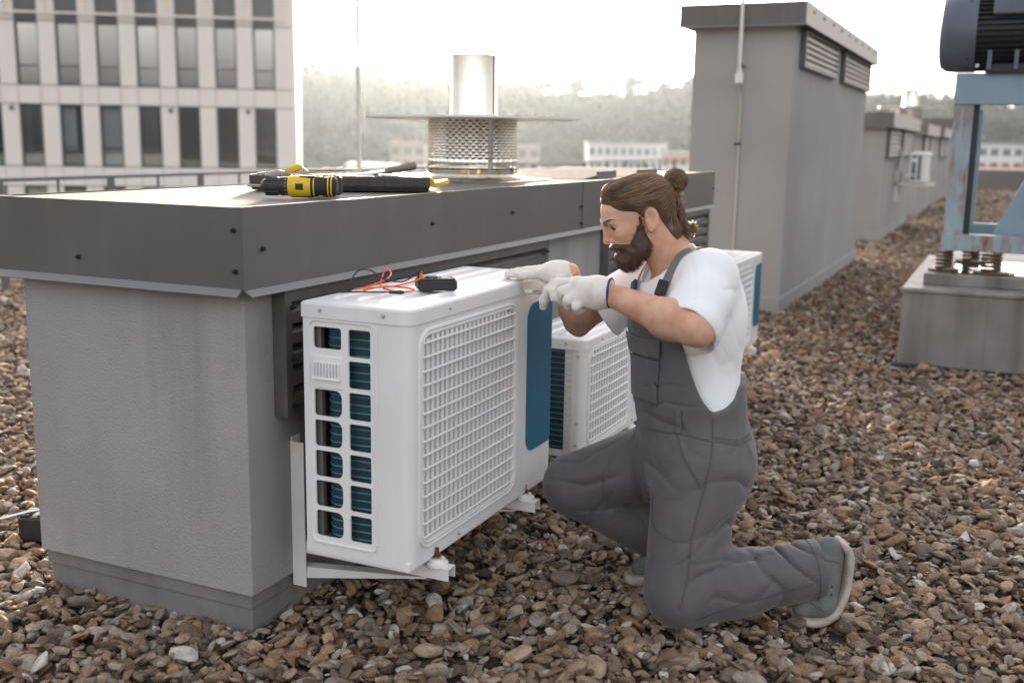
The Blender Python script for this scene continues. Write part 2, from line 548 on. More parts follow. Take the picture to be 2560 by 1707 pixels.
def louvre(parent, x0, x1, y, z0, z1, nslat, frame_m='louvre_grey', slat_m='louvre_grey', depth=0.045, name='louvre'):
    """louvred grating on a wall facing -Y, its frame standing proud of the wall"""
    fw = 0.028
    fr = MB()
    plate(fr, [(x0, z0), (x1, z0), (x1, z1), (x0, z1)], [[(x0 + fw, z0 + 0.03), (x1 - fw, z0 + 0.03), (x1 - fw, z1 - 0.03), (x0 + fw, z1 - 0.03)]], 1, y - depth, y - 0.002)
    g = fr.build(name, frame_m, parent)
    MB().box(x0 + 0.01, x1 - 0.01, y - 0.006, y - 0.001, z0 + 0.01, z1 - 0.01).build('shade_sheet', 'cavity_shade', g)  # black sheet painting the shade behind the slats
    h = (z1 - z0 - 0.06) / nslat
    me = None
    for i in range(nslat):
        zc = z0 + 0.03 + h * i
        if me is None:
            d = depth - 0.008
            m = MB()
            a, t = 0.82 * h, 0.008
            prof = [(0, -0.004), (0, a * 0.55), (t, a * 0.55), (d, a * 1.22), (d, a * 1.22 - t), (t, a * 0.45), (t, 0.0), (t * 2.2, 0.0), (t * 2.2, -0.004)]
            m.prism([(q[0], q[1]) for q in prof], 0, x0 + fw, x1 - fw)
            me = m.mesh('slat', slat_m)
        link('slat', me, g, (0, y - depth + 0.004, zc))
    return g

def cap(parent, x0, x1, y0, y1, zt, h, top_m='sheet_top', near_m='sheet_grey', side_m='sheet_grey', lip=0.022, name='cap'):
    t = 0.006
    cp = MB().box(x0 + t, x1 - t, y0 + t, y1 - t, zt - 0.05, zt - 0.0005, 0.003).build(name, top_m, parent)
    # folded fascia sheets, the lower edge kicked outwards
    def sheet(nm, pts, m):
        b = MB(); b.add(*pts); return b.build(nm, m, cp)
    zb = zt - h
    nf = MB().prism([(x0, zt + 0.004), (x0 - 0.0, zb), (x0 + t, zb), (x0 + t, zt - 0.002), (x0 + 0.018, zt - 0.002), (x0 + 0.018, zt + 0.004)], 1, y0 + 0.004, y1)
    nf.V = [(v[0], v[1], v[2]) for v in nf.V]
    nf.build('fascia', near_m, cp)
    lf = MB().prism([(y0, zt + 0.005), (y0, zb - 0.002), (y0 + t, zb - 0.002), (y0 + t, zt - 0.002), (y0 + 0.02, zt - 0.002), (y0 + 0.02, zt + 0.005)], 0, x0 - 0.003, x1)
    lf.build('fascia', side_m, cp)
    bf = MB().box(x0, x1, y1 - t, y1, zb, zt + 0.003); bf.build('fascia', near_m, cp)
    ef = MB().box(x1 - t, x1, y0 + t, y1 - t, zb, zt + 0.003); ef.build('fascia', near_m, cp)
    k = lip
    MB().prism([(x0, zb), (x0 - k, zb - k * 0.75), (x0 - k + 0.002, zb - k * 0.75 - 0.003), (x0 + t, zb - 0.003)], 1, y0 + 0.012, y1).build('drip_edge', 'lip_grey', cp)
    MB().prism([(y0, zb - 0.002), (y0 - k, zb - k * 0.75), (y0 - k + 0.002, zb - k * 0.75 - 0.003), (y0 + t, zb - 0.005)], 0, x0 + 0.003, x1).build('drip_edge', 'lip_grey', cp)
    MB().box(x0 + 0.03, x1 - 0.03, y0 + 0.03, y1 - 0.03, zb + 0.01, zb + 0.016).build('soffit', near_m, cp)
    return cp

# --- near low housing
H = thing('vent_housing', 'low grey stucco vent housing with wide dark metal cap in the foreground', 'vent housing')
W = MB().box(-0.02, 4.62, -0.02, 0.765, 0.118, 1.12, 0.004)
W.build('wall', 'stucco', H)
sk = MB().box(0.0, 4.60, 0.0, 0.75, -0.02, 0.119, 0.006).build('skirting', 'skirting', H)
MB().box(-0.006, 4.605, -0.006, 0.756, 0.075, 0.1185, 0.002).build('upper_strip', 'skirting', sk)
mem = MB().box(-0.028, 4.64, -0.03, -0.004, -0.02, 0.006, 0.004)
mem.build('membrane_upstand', 'membrane', H)
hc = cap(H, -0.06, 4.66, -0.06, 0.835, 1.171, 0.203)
louvre(H, 0.098, 1.914, -0.02, 0.60, 0.945, 5)
louvre(H, 2.66, 4.555, -0.02, 0.60, 0.945, 5)
for (px_, pz_) in ((0.012, 1.066), (0.912, 1.075), (1.55, 1.078), (2.28, 1.066), (2.285, 0.992), (3.4, 1.07), (4.62, 1.07)):
    screw(hc, (px_, -0.061, pz_), (0, -1, 0))
for (py_, pz_) in ((-0.03, 1.117), (-0.032, 1.013), (0.5, 1.02)):
    screw(hc, (-0.061, py_, pz_), (-1, 0, 0))
for (px_, pz_) in ((0.125, 0.90), (0.125, 0.76), (0.125, 0.63), (1.89, 0.9)):
    screw(H, (px_, -0.066, pz_), (0, -1, 0), 0.0055)
# lapped top sheets with an upturned dark end
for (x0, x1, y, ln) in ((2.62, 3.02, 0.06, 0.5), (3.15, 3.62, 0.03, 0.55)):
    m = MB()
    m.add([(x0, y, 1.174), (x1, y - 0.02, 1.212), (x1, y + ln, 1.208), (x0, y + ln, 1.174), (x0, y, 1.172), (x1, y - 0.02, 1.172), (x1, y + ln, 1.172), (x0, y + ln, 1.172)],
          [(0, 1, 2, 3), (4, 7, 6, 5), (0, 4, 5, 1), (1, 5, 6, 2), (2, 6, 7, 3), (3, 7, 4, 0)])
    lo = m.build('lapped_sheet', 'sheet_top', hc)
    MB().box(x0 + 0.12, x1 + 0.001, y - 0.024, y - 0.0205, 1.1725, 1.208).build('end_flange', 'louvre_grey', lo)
sm = MB().prism([(-0.0635, 0.967), (-0.0605, 0.967), (-0.0605, 1.176), (-0.0635, 1.176)], 0, 2.30, 2.33).build('seam_cover', 'sheet_grey', hc)

# --- tall housing behind
def housing(name, label, x0, x1, y0, y1, z1, caph, lou, sill, capover=0.10, skh=0.12, nsl=6):
    Hh = thing(name, label, 'vent housing')
    MB().box(x0, x1, y0, y1, skh, z1 - 0.04, 0.004).build('wall', 'stucco_far', Hh)
    MB().box(x0 - 0.012, x1 + 0.012, y0 - 0.012, y1 + 0.012, -0.02, skh + 0.004, 0.006).build('skirting', 'stucco_far', Hh)
    c = cap(Hh, x0 - capover, x1 + capover, y0 - capover, y1 + capover, z1, caph, 'sheet_grey', 'sheet_grey', 'skylit_tan', 0.012)  # long-side fascia painted lighter than the near one, as skylit
    for (a, b) in lou:
        louvre(Hh, a, b, y0, sill, z1 - caph - 0.004, nsl, 'louvre_grey', 'skylit_tan', 0.05)
    return Hh, c
TW, tc_ = housing('vent_housing', 'tall grey stucco vent shaft with two louvres high on its side', 6.605, 11.2, -0.15, 0.655, 2.432, 0.165,
                  [(6.84, 8.60), (9.05, 11.15)], 1.965, 0.10, nsl=5)
for k in range(9): screw(tc_, (6.8 + k * 0.5, -0.251, 2.38), (0, -1, 0), 0.012)
V2, v2c = housing('vent_housing', 'grey stucco vent housing next behind the tall shaft, nearest of the far row', 14.1, 18.4, -0.1, 0.70, 1.815, 0.19,
                  [(14.3, 16.0), (16.4, 18.3)], 1.18, 0.12)
V3, v3c = housing('vent_housing', 'second low vent housing of the far row, above the far hanging cooling unit', 20.6, 24.0, -0.1, 0.7, 1.79, 0.2, [(20.9, 22.3), (22.6, 23.9)], 1.1, 0.12)
V4, v4c = housing('vent_housing', 'third vent housing of the far row, partly behind the rusty blue frame', 25.9, 29.4, -0.1, 0.7, 1.80, 0.2, [(26.1, 27.6), (27.9, 29.3)], 1.1, 0.12)
V5, v5c = housing('vent_housing', 'last vent housing of the far row, seen just past the rusty post', 31.2, 34.6, -0.35, 0.7, 2.15, 0.2, [(31.4, 32.8), (33.0, 34.4)], 1.4, 0.12)

# ================================================================== AIR CONDITIONING UNITS
mat('ac_white', (0.80, 0.80, 0.80), 0.42, col2=(0.765, 0.765, 0.76), vs=5, streak=(0.66, 0.64, 0.60), sfac=0.3, sscale=(14, 14, 1.2), bump=0.05, bs=30, bd=0.002)
mat('ac_beige', (0.66, 0.63, 0.59), 0.45)
mat('grille_white', (0.78, 0.78, 0.775), 0.45)
mat('ac_blue', (0.012, 0.13, 0.225), 0.36, col2=(0.015, 0.145, 0.245), vs=9, bump=0.1, bs=4, bd=0.003)
mat('coil_dark', (0.013, 0.035, 0.048), 0.5, col2=(0.02, 0.055, 0.07), vs=30)
mat('coil_tube', (0.06, 0.21, 0.245), 0.35, metal=0.3)
mat('fan_blue', (0.012, 0.03, 0.11), 0.4)
mat('shroud', (0.33, 0.32, 0.30), 0.6)
mat('screw_steel', (0.55, 0.54, 0.52), 0.3, metal=0.9)
mat('bracket_white', (0.80, 0.79, 0.775), 0.45, col2=(0.72, 0.69, 0.63), vs=7, lo=0.5, hi=0.75)
mat('copper', (0.22, 0.10, 0.035), 0.35, metal=0.7)
mat('inner_metal', (0.16, 0.15, 0.135), 0.45, metal=0.4)
mat('pipe_wrap', (0.55, 0.54, 0.52), 0.7)

def small_screw(parent, p, ax):
    d = Vector(ax)
    m = MB().cyl(Vector(p), Vector(p) + d * 0.003, 0.0055, 0.005, 10)
    m.ball(Vector(p) + d * 0.003, 0.0035, 8)
    return m.build('screw', 'screw_steel', parent, True)

def ac_unit(name, label, loc, w, d, h, side='grid', group=None, nv=22, nh=15, ncols=None):
    """outdoor unit, local x 0..w along the wall, y 0 (wall side) to -d (front), z 0..h"""
    A = thing(name, label, 'air conditioner', loc, 0, group)
    lid = 0.042
    # base pan
    MB().box(0.004, w - 0.004, -d + 0.006, -0.004, 0.0, 0.03, 0.004).build('base_pan', 'ac_white', A)
    # front cover: flat front with the fan opening, rounded near corner and a return on the side
    gx0, gx1, gz0, gz1 = 0.05 * w / 0.92, 0.69 * w, 0.082 * h, 0.90 * h
    fm = MB()
    plate(fm, [(0.035, 0.012), (w - 0.004, 0.012), (w - 0.004, h - lid), (0.035, h - lid)], [rrect(gx0, gx1, gz0, gz1, 0.045, 8)], 1, -d, -d + 0.006)
    side_ret = 0.095 * d / 0.325 if side == 'grid' else 0.05
    prof = [(0.035 - 0.035 * math.sin(rad(t)), -d + 0.035 - 0.035 * math.cos(rad(t))) for t in range(0, 91, 10)]
    prof = prof + [(0.0, -d + side_ret)]
    inner = [(p[0] + 0.004, p[1] + 0.004) for p in prof[::-1]]
    fm.prism([prof[0]] + prof[1:] + inner, 2, 0.012, h - lid)
    fo = fm.build('front_cover', 'ac_white', A, True)
    # rounded lip round the opening
    for off, r_, dz in ((0.006, 0.006, 0.0), (-0.004, 0.0045, 0.003)):
        loop = rrect(gx0 - off, gx1 + off, gz0 - off, gz1 + off, 0.045 + off, 8)
        MB().tube([(p[0], -d - dz * 0.2, p[1]) for p in loop], r_, 8, True).build('opening_rim', 'ac_white', fo, True)
    # fan grille: stout upright bars behind thin cross bars
    G = MB().tube([(p[0], -d + 0.004, p[1]) for p in rrect(gx0 + 0.008, gx1 - 0.008, gz0 + 0.008, gz1 - 0.008, 0.038, 8)], 0.004, 6, True).build('fan_grille', 'grille_white', A, True)
    bw = (gx1 - gx0 - 0.03) / (nv - 1)
    vb = MB().box(-bw * 0.27, bw * 0.27, -0.004, 0.022, 0, 1, 0).mesh('grille_bar', 'grille_white')
    for i in range(nv):
        x = gx0 + 0.015 + bw * i
        e = 0.012 if 1 < i < nv - 2 else (0.022 if i in (1, nv - 2) else 0.04)
        o = link('grille_bar', vb, G, (x, -d + 0.004, gz0 + e * 0.7)); o.scale = (1, 1, gz1 - gz0 - 1.4 * e)
    bh = (gz1 - gz0 - 0.05) / (nh - 1)
    L = gx1 - gx0
    pth = [(0.006, 0.012, -0.004), (0.008, 0.002, 0), (0.018, -0.004, 0), (L * 0.5, -0.006, 0), (L - 0.018, -0.004, 0), (L - 0.008, 0.002, 0), (L - 0.006, 0.012, -0.004)]
    hb = MB().tube(pth, 0.0036, 6).mesh('grille_bar', 'grille_white', True)
    for i in range(nh):
        link('grille_bar', hb, G, (gx0, -d, gz0 + 0.025 + bh * i))
    # shroud, fan and a black sheet painting the chamber's shade behind
    cx, cz, R = (gx0 + gx1) / 2, (gz0 + gz1) / 2, min(gx1 - gx0, gz1 - gz0) / 2 - 0.012
    sh = MB()
    circ = [(cx + R * math.cos(t * math.pi / 24), cz + R * math.sin(t * math.pi / 24)) for t in range(48)]
    plate(sh, [(0.012, 0.02), (w - 0.3 * w, 0.02), (w - 0.3 * w, h - lid), (0.012, h - lid)], [circ], 1, -d + 0.034, -d + 0.04)
    sh.lathe([(R, 0.034), (R, 0.11)], (cx, -d, cz), 48, 'y')
    sh.build('fan_shroud', 'shroud', A, True)
    MB().box(0.03, w - 0.3 * w, -d + 0.2, -d + 0.204, 0.03, h - lid - 0.01).build('chamber_shade', 'cavity_shade', A)
    fn = MB().cyl((cx, -d + 0.06, cz), (cx, -d + 0.11, cz), R * 0.24, R * 0.22, 20)
    for b in range(3):
        V = []; F = []
        for i in range(7):
            rr = R * (0.2 + 0.76 * i / 6)
            for j in range(5):
                a = b * 2.094 + 0.55 * i / 6 + (j / 4) * (1.3 - 0.25 * i / 6)
                V.append((cx + rr * math.cos(a), -d + 0.055 + 0.07 * j / 4, cz + rr * math.sin(a)))
        for i in range(6):
            for j in range(4): F.append((i * 5 + j, i * 5 + j + 1, i * 5 + j + 6, i * 5 + j + 5))
        fn.add(V, F)
    fn.build('fan', 'fan_blue', A, True)
    # blue panel with one big rounded flank, raised from the cover
    bx0, bx1 = 0.785 * w, w - 0.006
    bz0, bz1 = 0.20 * h, 0.885 * h
    bl = MB(); plate(bl, rrect(bx0, bx1, bz0, bz1, [0.05, 0.02, 0.012, 0.055], 8), [], 1, -d - 0.0035, -d - 0.0002)
    bl.build('blue_panel', 'ac_blue', A)
    # lid with pressed ribs and rolled edge
    lm = MB()
    lp = rrect(-0.004, w + 0.003, -d - 0.004, 0.003, [0.04, 0.012, 0.006, 0.006], 8)
    for (ins0, za, ins1, zb) in ((0, h - lid, 0, h - 0.008), (0, h - 0.008, 0.003, h - 0.002), (0.003, h - 0.002, 0.010, h)):
        k = len(lp)
        ctr = (w / 2, -d / 2)
        def ins(q, t): return (q[0] + (t if q[0] < ctr[0] else -t), q[1] + (t if q[1] < ctr[1] else -t))
        V = [(*ins(q, ins0), za) for q in lp] + [(*ins(q, ins1), zb) for q in lp]
        lm.add(V, [(i, (i + 1) % k, k + (i + 1) % k, k + i) for i in range(k)])
    lm.add([(*ins(q, 0.010), h) for q in lp], [tuple(range(len(lp)))])
    lo = lm.build('lid', 'ac_white', A, True)
    for j in range(4):
        yc = -d * (0.17 + 0.22 * j)
        V = []; F = []
        for (xa, wd, zz) in ((0.055, 0.015, 0.0006), (0.075, 0.011, 0.007), (w - 0.075, 0.011, 0.007), (w - 0.055, 0.015, 0.0006)):
            V += [(xa, yc - wd * 1.3, h + 0.0004), (xa, yc - wd * 0.6, h + zz), (xa, yc + wd * 0.6, h + zz), (xa, yc + wd * 1.3, h + 0.0004)]
        for i in range(3):
            F += [(i * 4 + q, i * 4 + q + 1, i * 4 + q + 5, i * 4 + q + 4) for q in range(3)]
        F += [(0, 1, 2, 3), (15, 14, 13, 12)]
        MB().add(V, F).build('pressed_rib', 'ac_white', lo, True)
    for (px_, ax) in (((-0.004, -0.06, h - 0.021), (-1, 0, 0)), ((-0.004, -d + 0.075, h - 0.021), (-1, 0, 0)), ((0.22 * w, -d - 0.004, h - 0.021), (0, -1, 0)), ((0.72 * w, -d - 0.004, h - 0.021), (0, -1, 0))):
        small_screw(lo, px_, ax)
    for px_ in (0.29 * w, 0.78 * w): small_screw(fo, (px_, -d, 0.028), (0, -1, 0))
    # right end panel and back
    MB().box(w - 0.006, w - 0.0005, -d + 0.004, -0.002, 0.012, h - lid, 0.002).build('end_panel', 'ac_white', A)
    MB().box(0.014, w * 0.3, -0.006, -0.002, 0.02, h - lid).build('rear_frame', 'inner_metal', A)
    y_seam = -d + side_ret
    ct = MB(); tb = MB()
    if side == 'grid':
        z0, z1 = 0.082 * h, 0.915 * h
        ya0, ya1 = -0.107 * d, -0.37 * d          # rear column of openings
        yb0, yb1 = -0.437 * d, -0.640 * d
        ph = (z1 - z0) / 7
        holes = []
        g = 0.0056
        for r_ in range(7):
            a, b = z0 + ph * r_ + g, z0 + ph * (r_ + 1) - g
            if r_ == 5:
                pass
            else:
                aa = a if r_ != 6 else a + ph * 0.18
                holes.append(rrect(ya1, ya0, aa, b, [0.020, 0.008, 0.008, 0.020] if r_ < 5 else 0.008, 5))
            holes.append(rrect(yb1, yb0, a, b, [0.006, 0.006, 0.006, 0.006], 3))
        # the rear column's openings step down one pitch to leave room for the grip
        pm = MB()
        plate(pm, [(y_seam + 0.0008, 0.012), (-0.003, 0.012), (-0.003, h - lid), (y_seam + 0.0008, h - lid)], holes, 0, 0.0, 0.005)
        sp = pm.build('side_panel', 'ac_white', A)
        MB().tube([(-0.0005, p[0], p[1]) for p in rrect(yb1 - 0.018, ya0 + 0.014, z0 - 0.012, z1 + 0.012, 0.022, 6)], 0.0042, 6, True).build('panel_bead', 'ac_white', sp, True)
        zc = z0 + ph * 5
        gm = MB().box(-0.003, 0.004, ya1 - 0.004, ya0 + 0.004, zc - 0.002, zc + ph * 1.02, 0.002)
        gp = gm.build('grip_plate', 'ac_white', sp)
        for q in range(9):
            yy = ya1 + (ya0 - ya1) * (q + 0.5) / 9
            MB().box(-0.011, -0.002, yy - 0.0022, yy + 0.0022, zc + ph * 0.32, zc + ph * 0.82, 0.001).build('grip_fin', 'ac_white', gp)
        MB().prism([(-0.012, zc + ph * 0.28), (-0.001, zc + ph * 0.24), (-0.001, zc + ph * 0.36), (-0.010, zc + ph * 0.36)], 1, ya1, ya0).build('grip_lip', 'ac_white', gp)
        MB().box(-0.0008, 0.004, -0.46 * d, -0.32 * d, 0.03, 0.04).build('drain_slot', 'ac_white', sp)
        # coil: flat by the seam, turning the corner towards the wall side
        pc = [(0.03, y_seam), (0.026, -0.42 * d), (0.026, -0.25 * d), (0.032, -0.195 * d), (0.052, -0.15 * d), (0.12, -0.12 * d), (0.5 * w, -0.10 * d), (0.7 * w, -0.10 * d)]
    else:
        pc = [(0.004, y_seam), (0.003, -0.3 * d), (0.006, -0.14 * d), (0.03, -0.05 * d), (0.08, -0.02 * d), (0.7 * w, -0.02 * d)]
        MB().box(-0.001, 0.006, y_seam - 0.001, y_seam + 0.03, 0.012, h - lid, 0.001).build('corner_post', 'ac_beige', A)
        for zz in (0.12, 0.3, 0.86): small_screw(fo, (0.0, y_seam - 0.02, zz * h), (-1, 0, 0))
    k = len(pc)
    V = [(p[0], p[1], 0.03) for p in pc] + [(p[0], p[1], h - lid) for p in pc]
    ct.add(V, [(i, i + 1, k + i + 1, k + i) for i in range(k - 1)])
    co = ct.build('condenser_coil', 'coil_dark', A, True)
    nt = max(10, int(h / 0.024))
    for i in range(nt):
        z = 0.04 + (h - lid - 0.05) * i / (nt - 1)
        tb.tube([(p[0] - 0.003 if q < 3 else p[0], p[1] + (0 if q < 4 else 0.003), z) for q, p in enumerate(pc)], 0.0022, 5)
    tb.build('coil_tubes', 'coil_tube', co, True)
    if side == 'grid':
        MB().box(0.014, 0.034, -0.145 * d, -0.012, 0.03, h - lid, 0.003).build('inner_post', 'inner_metal', A)
    return A

def bracket(label, x, reach, zarm, drop, rise, group):
    """welded channel bracket on the wall: upright, arm, brace, pad and bolt"""
    B = thing('wall_bracket', label, 'bracket', (x, -0.021, 0), 0, group)
    # upright channel open towards the side
    MB().box(0.0, 0.004, -0.044, 0.0, zarm - drop, zarm + rise).box(0.004, 0.042, -0.004, 0.0, zarm - drop + 0.02, zarm + rise + 0.012).build('upright', 'bracket_white', B)
    # arm: inverted channel
    MB().box(0.006, 0.046, -reach, -0.005, zarm - 0.004, zarm, 0.001).box(0.006, 0.009, -reach, -0.005, zarm - 0.034, zarm - 0.0042).box(0.043, 0.046, -reach, -0.005, zarm - 0.034, zarm - 0.0042).build('arm', 'bracket_white', B)
    # brace rising to the outer end of the arm
    y0, z0, y1, z1 = -0.006, zarm - drop + 0.018, -reach * 0.86, zarm - 0.036
    th = 0.036
    m = MB()
    V = [(x_, y, z) for x_ in (0.0075, 0.0445) for (y, z) in ((y0, z0), (y1, z1 - th * 0.1), (y1, z1), (y0, z0 + th))]
    m.add(V, [(0, 1, 2, 3), (7, 6, 5, 4), (0, 4, 5, 1), (1, 5, 6, 2), (2, 6, 7, 3), (3, 7, 4, 0)])
    m.build('brace', 'bracket_white', B)
    py_ = -reach + 0.045
    pad = MB().lathe([(0.0, 0.0), (0.032, 0.0), (0.031, 0.008), (0.024, 0.010), (0.022, 0.018), (0.0, 0.018)], (0.026, py_, zarm), 20).build('rubber_pad', 'bracket_white', B, True)
    MB().cyl((0.026, py_, zarm + 0.018), (0.026, py_, zarm + 0.022), 0.014, 0.014, 16).build('washer', 'screw_steel', B)
    MB().cyl((0.026, py_, zarm + 0.022), (0.026, py_, zarm + 0.032), 0.0095, 0.0095, 6).cyl((0.026, py_, zarm + 0.032), (0.026, py_, zarm + 0.048), 0.0055, 0.0055, 10).build('bolt', 'copper', B)
    return B

ac_unit('air_conditioner', 'large white outdoor unit the person is working on, orange leads on its lid', (0.06, -0.145, 0.237), 0.92, 0.325, 0.697, 'grid')
ac_unit('air_conditioner', 'smaller white outdoor unit with bare coil side, behind the raised knee', (1.345, -0.17, 0.20), 0.715, 0.285, 0.45, 'coil', nv=16, nh=10)
ac_unit('air_conditioner', 'white outdoor unit with blue strip, behind the back of the kneeling person', (3.55, -0.17, 0.16), 0.78, 0.285, 0.55, 'coil', nv=16, nh=12)
bracket('white steel wall bracket nearest the camera, under the large unit', 0.165, 0.50, 0.222, 0.135, 0.29, 'brackets carrying the outdoor units')
bracket('white bracket under the far end of the large unit, tip showing by the knee', 0.77, 0.49, 0.222, 0.135, 0.29, 'brackets carrying the outdoor units')
bracket('white bracket under the far end of the smaller unit', 1.90, 0.46, 0.185, 0.12, 0.2, 'brackets carrying the outdoor units')
bracket('white bracket under the unit behind the person', 4.15, 0.46, 0.145, 0.1, 0.2, 'brackets carrying the outdoor units')
tag(MB().tube([(1.0, -0.19, 0.80), (1.03, -0.2, 0.79), (1.045, -0.2, 0.74), (1.04, -0.17, 0.64), (1.03, -0.10, 0.55), (1.03, -0.04, 0.5), (1.03, -0.021, 0.48)], 0.014, 10).build('refrigerant_pipe', 'pipe_wrap', None, True),
    'white wrapped pipe bending from the large unit to the wall', 'pipe')
fa = ac_unit('air_conditioner', 'small white outdoor unit hanging on the far row of housings', (15.95, -0.30, 0.80), 0.70, 0.27, 0.46, 'grid', nv=10, nh=7)
tag(MB().tube([(15.6, -0.112, 1.3), (15.65, -0.16, 1.32), (15.72, -0.2, 1.2), (15.66, -0.18, 1.0), (15.75, -0.25, 0.9), (15.96, -0.4, 0.90)], 0.02, 8).build('refrigerant_pipe', 'pipe_wrap', None, True),
    'grey hose looping beside the far hanging unit', 'pipe')
fb = thing('wall_bracket', 'pair of arms holding the far hanging unit', 'bracket', (16.0, -0.10, 0.79))
for q in (0.0, 0.5): MB().box(q, q + 0.04, -0.56, -0.001, -0.04, 0.0).box(q, q + 0.04, -0.04, -0.001, -0.3, 0.2).build('arm', 'bracket_white', fb)

# ================================================================== TOOLS AND SMALL THINGS
mat('black_plastic', (0.018, 0.018, 0.019), 0.42, col2=(0.024, 0.024, 0.024), vs=30)
mat('black_rubber', (0.022, 0.021, 0.020), 0.75)
mat('case_plastic', (0.035, 0.033, 0.031), 0.45, col2=(0.045, 0.042, 0.039), vs=20)
mat('yellow_plastic', (0.72, 0.46, 0.015), 0.4)
mat('steel', (0.60, 0.60, 0.60), 0.22, metal=1.0)
mat('orange_wire', (0.80, 0.12, 0.03), 0.4)
mat('black_wire', (0.02, 0.02, 0.022), 0.45)
mat('handle_grey', (0.20, 0.18, 0.155), 0.6)
mat('chrome', (0.82, 0.82, 0.82), 0.3, metal=0.35)
mat('lcd', (0.25, 0.28, 0.24), 0.25)
mat('print_white', (0.75, 0.75, 0.75), 0.6)

def spline(P, n=8):
    P = [Vector(p) for p in P]; out = []
    for i in range(len(P) - 1):
        a, b, c, d = P[max(i - 1, 0)], P[i], P[i + 1], P[min(i + 2, len(P) - 1)]
        for k in range(n):
            t = k / n
            out.append(0.5 * (2 * b + (c - a) * t + (2 * a - 5 * b + 4 * c - d) * t * t + (3 * b - a - 3 * c + d) * t ** 3))
    return out + [P[-1]]

# --- cordless drill lying on its side: local x = rear, y = away from camera (grip), z up
ang = math.atan2(-0.90, 0.43)
D = thing('cordless_drill', 'yellow and black cordless drill lying on the housing cap', 'drill', (0.414, 0.116, 1.1755), ang)
D.scale = (0.95, 0.95, 0.95)
cz = 0.034
ch = MB().lathe([(0.0, -0.112), (0.012, -0.112), (0.020, -0.105), (0.0265, -0.092), (0.0285, -0.075), (0.0285, -0.058), (0.027, -0.056), (0.027, -0.052)], (0, 0, cz), 28, 'x').build('chuck', 'black_plastic', D, True)
for j in range(14):
    t = j * 2 * math.pi / 14
    MB().box(-0.098, -0.060, -0.0022, 0.0022, 0.0262, 0.0300, 0.001).xform(Matrix.Translation((0, 0, cz)) @ Matrix.Rotation(t, 4, 'X')).build('chuck_rib', 'black_plastic', ch)
MB().cyl((-0.112, 0, cz), (-0.155, 0, cz), 0.0045, 0.0045, 6).build('bit', 'steel', D)
co_ = MB().lathe([(0.0285, -0.051), (0.0295, -0.049), (0.0295, -0.027), (0.0285, -0.025)], (0, 0, cz), 28, 'x').build('torque_collar', 'black_plastic', D, True)
for j in range(16):
    t = j * 2 * math.pi / 16
    MB().box(-0.034, -0.032, -0.0012, 0.0012, 0.0290, 0.0299).xform(Matrix.Translation((0, 0, cz)) @ Matrix.Rotation(t, 4, 'X')).build('index_mark', 'print_white', co_)
MB().lathe([(0.0, -0.026), (0.0300, -0.026), (0.0335, -0.016), (0.0345, 0.008), (0.0335, 0.030), (0.0318, 0.044)], (0, 0, cz), 28, 'x').build('gear_housing', 'yellow_plastic', D, True)
MB().box(-0.020, 0.050, -0.012, 0.030, cz - 0.0345, cz - 0.022, 0.005).box(0.005, 0.06, -0.02, 0.03, cz + 0.020, cz + 0.0335, 0.006).build('side_pad', 'black_rubber', D)
MB().lathe([(0.0300, 0.040), (0.0322, 0.046), (0.0300, 0.066), (0.0290, 0.080), (0.0318, 0.10), (0.030, 0.116), (0.022, 0.124), (0.0, 0.125)], (0, 0, cz), 28, 'x').build('motor_housing', 'black_rubber', D, True)
for xx in (0.052, 0.096, 0.106):
    MB().lathe([(0.0318, xx), (0.0328, xx + 0.0008), (0.0328, xx + 0.0035), (0.0318, xx + 0.0043)], (0, 0, cz), 28, 'x').build('trim_ring', 'yellow_plastic', D, True)
MB().box(-0.002, 0.024, -0.0345, -0.029, cz - 0.010, cz + 0.010, 0.002).build('gear_switch', 'black_plastic', D)
MB().box(0.012, 0.022, -0.0352, -0.031, cz - 0.008, cz + 0.008, 0.001).build('gear_slider', 'black_rubber', D)
for (xa, za) in ((0.068, 0.030), (0.068, -0.029), (0.086, 0.028)):
    MB().box(xa, xa + 0.011, -0.014, 0.004, cz + za - 0.002, cz + za + 0.0022, 0.001).build('grip_inlay', 'yellow_plastic', D)
gr = MB()
for (y0, y1, x0, x1) in ((0.02, 0.06, 0.02, 0.066), (0.06, 0.10, 0.034, 0.074), (0.10, 0.135, 0.042, 0.084)):
    gr.box(x0, x1, y0, y1 + 0.003, cz - 0.021, cz + 0.017, 0.009)
gr.build('grip', 'black_rubber', D, True)
MB().box(0.010, 0.020, 0.034, 0.052, cz - 0.009, cz + 0.009, 0.004).build('trigger', 'black_plastic', D)
MB().box(0.012, 0.115, 0.138, 0.185, cz - 0.034, cz + 0.030, 0.008).build('battery', 'black_plastic', D)
MB().box(0.02, 0.108, 0.150, 0.160, cz - 0.0345, cz + 0.0312, 0.003).build('battery_band', 'yellow_plastic', D)

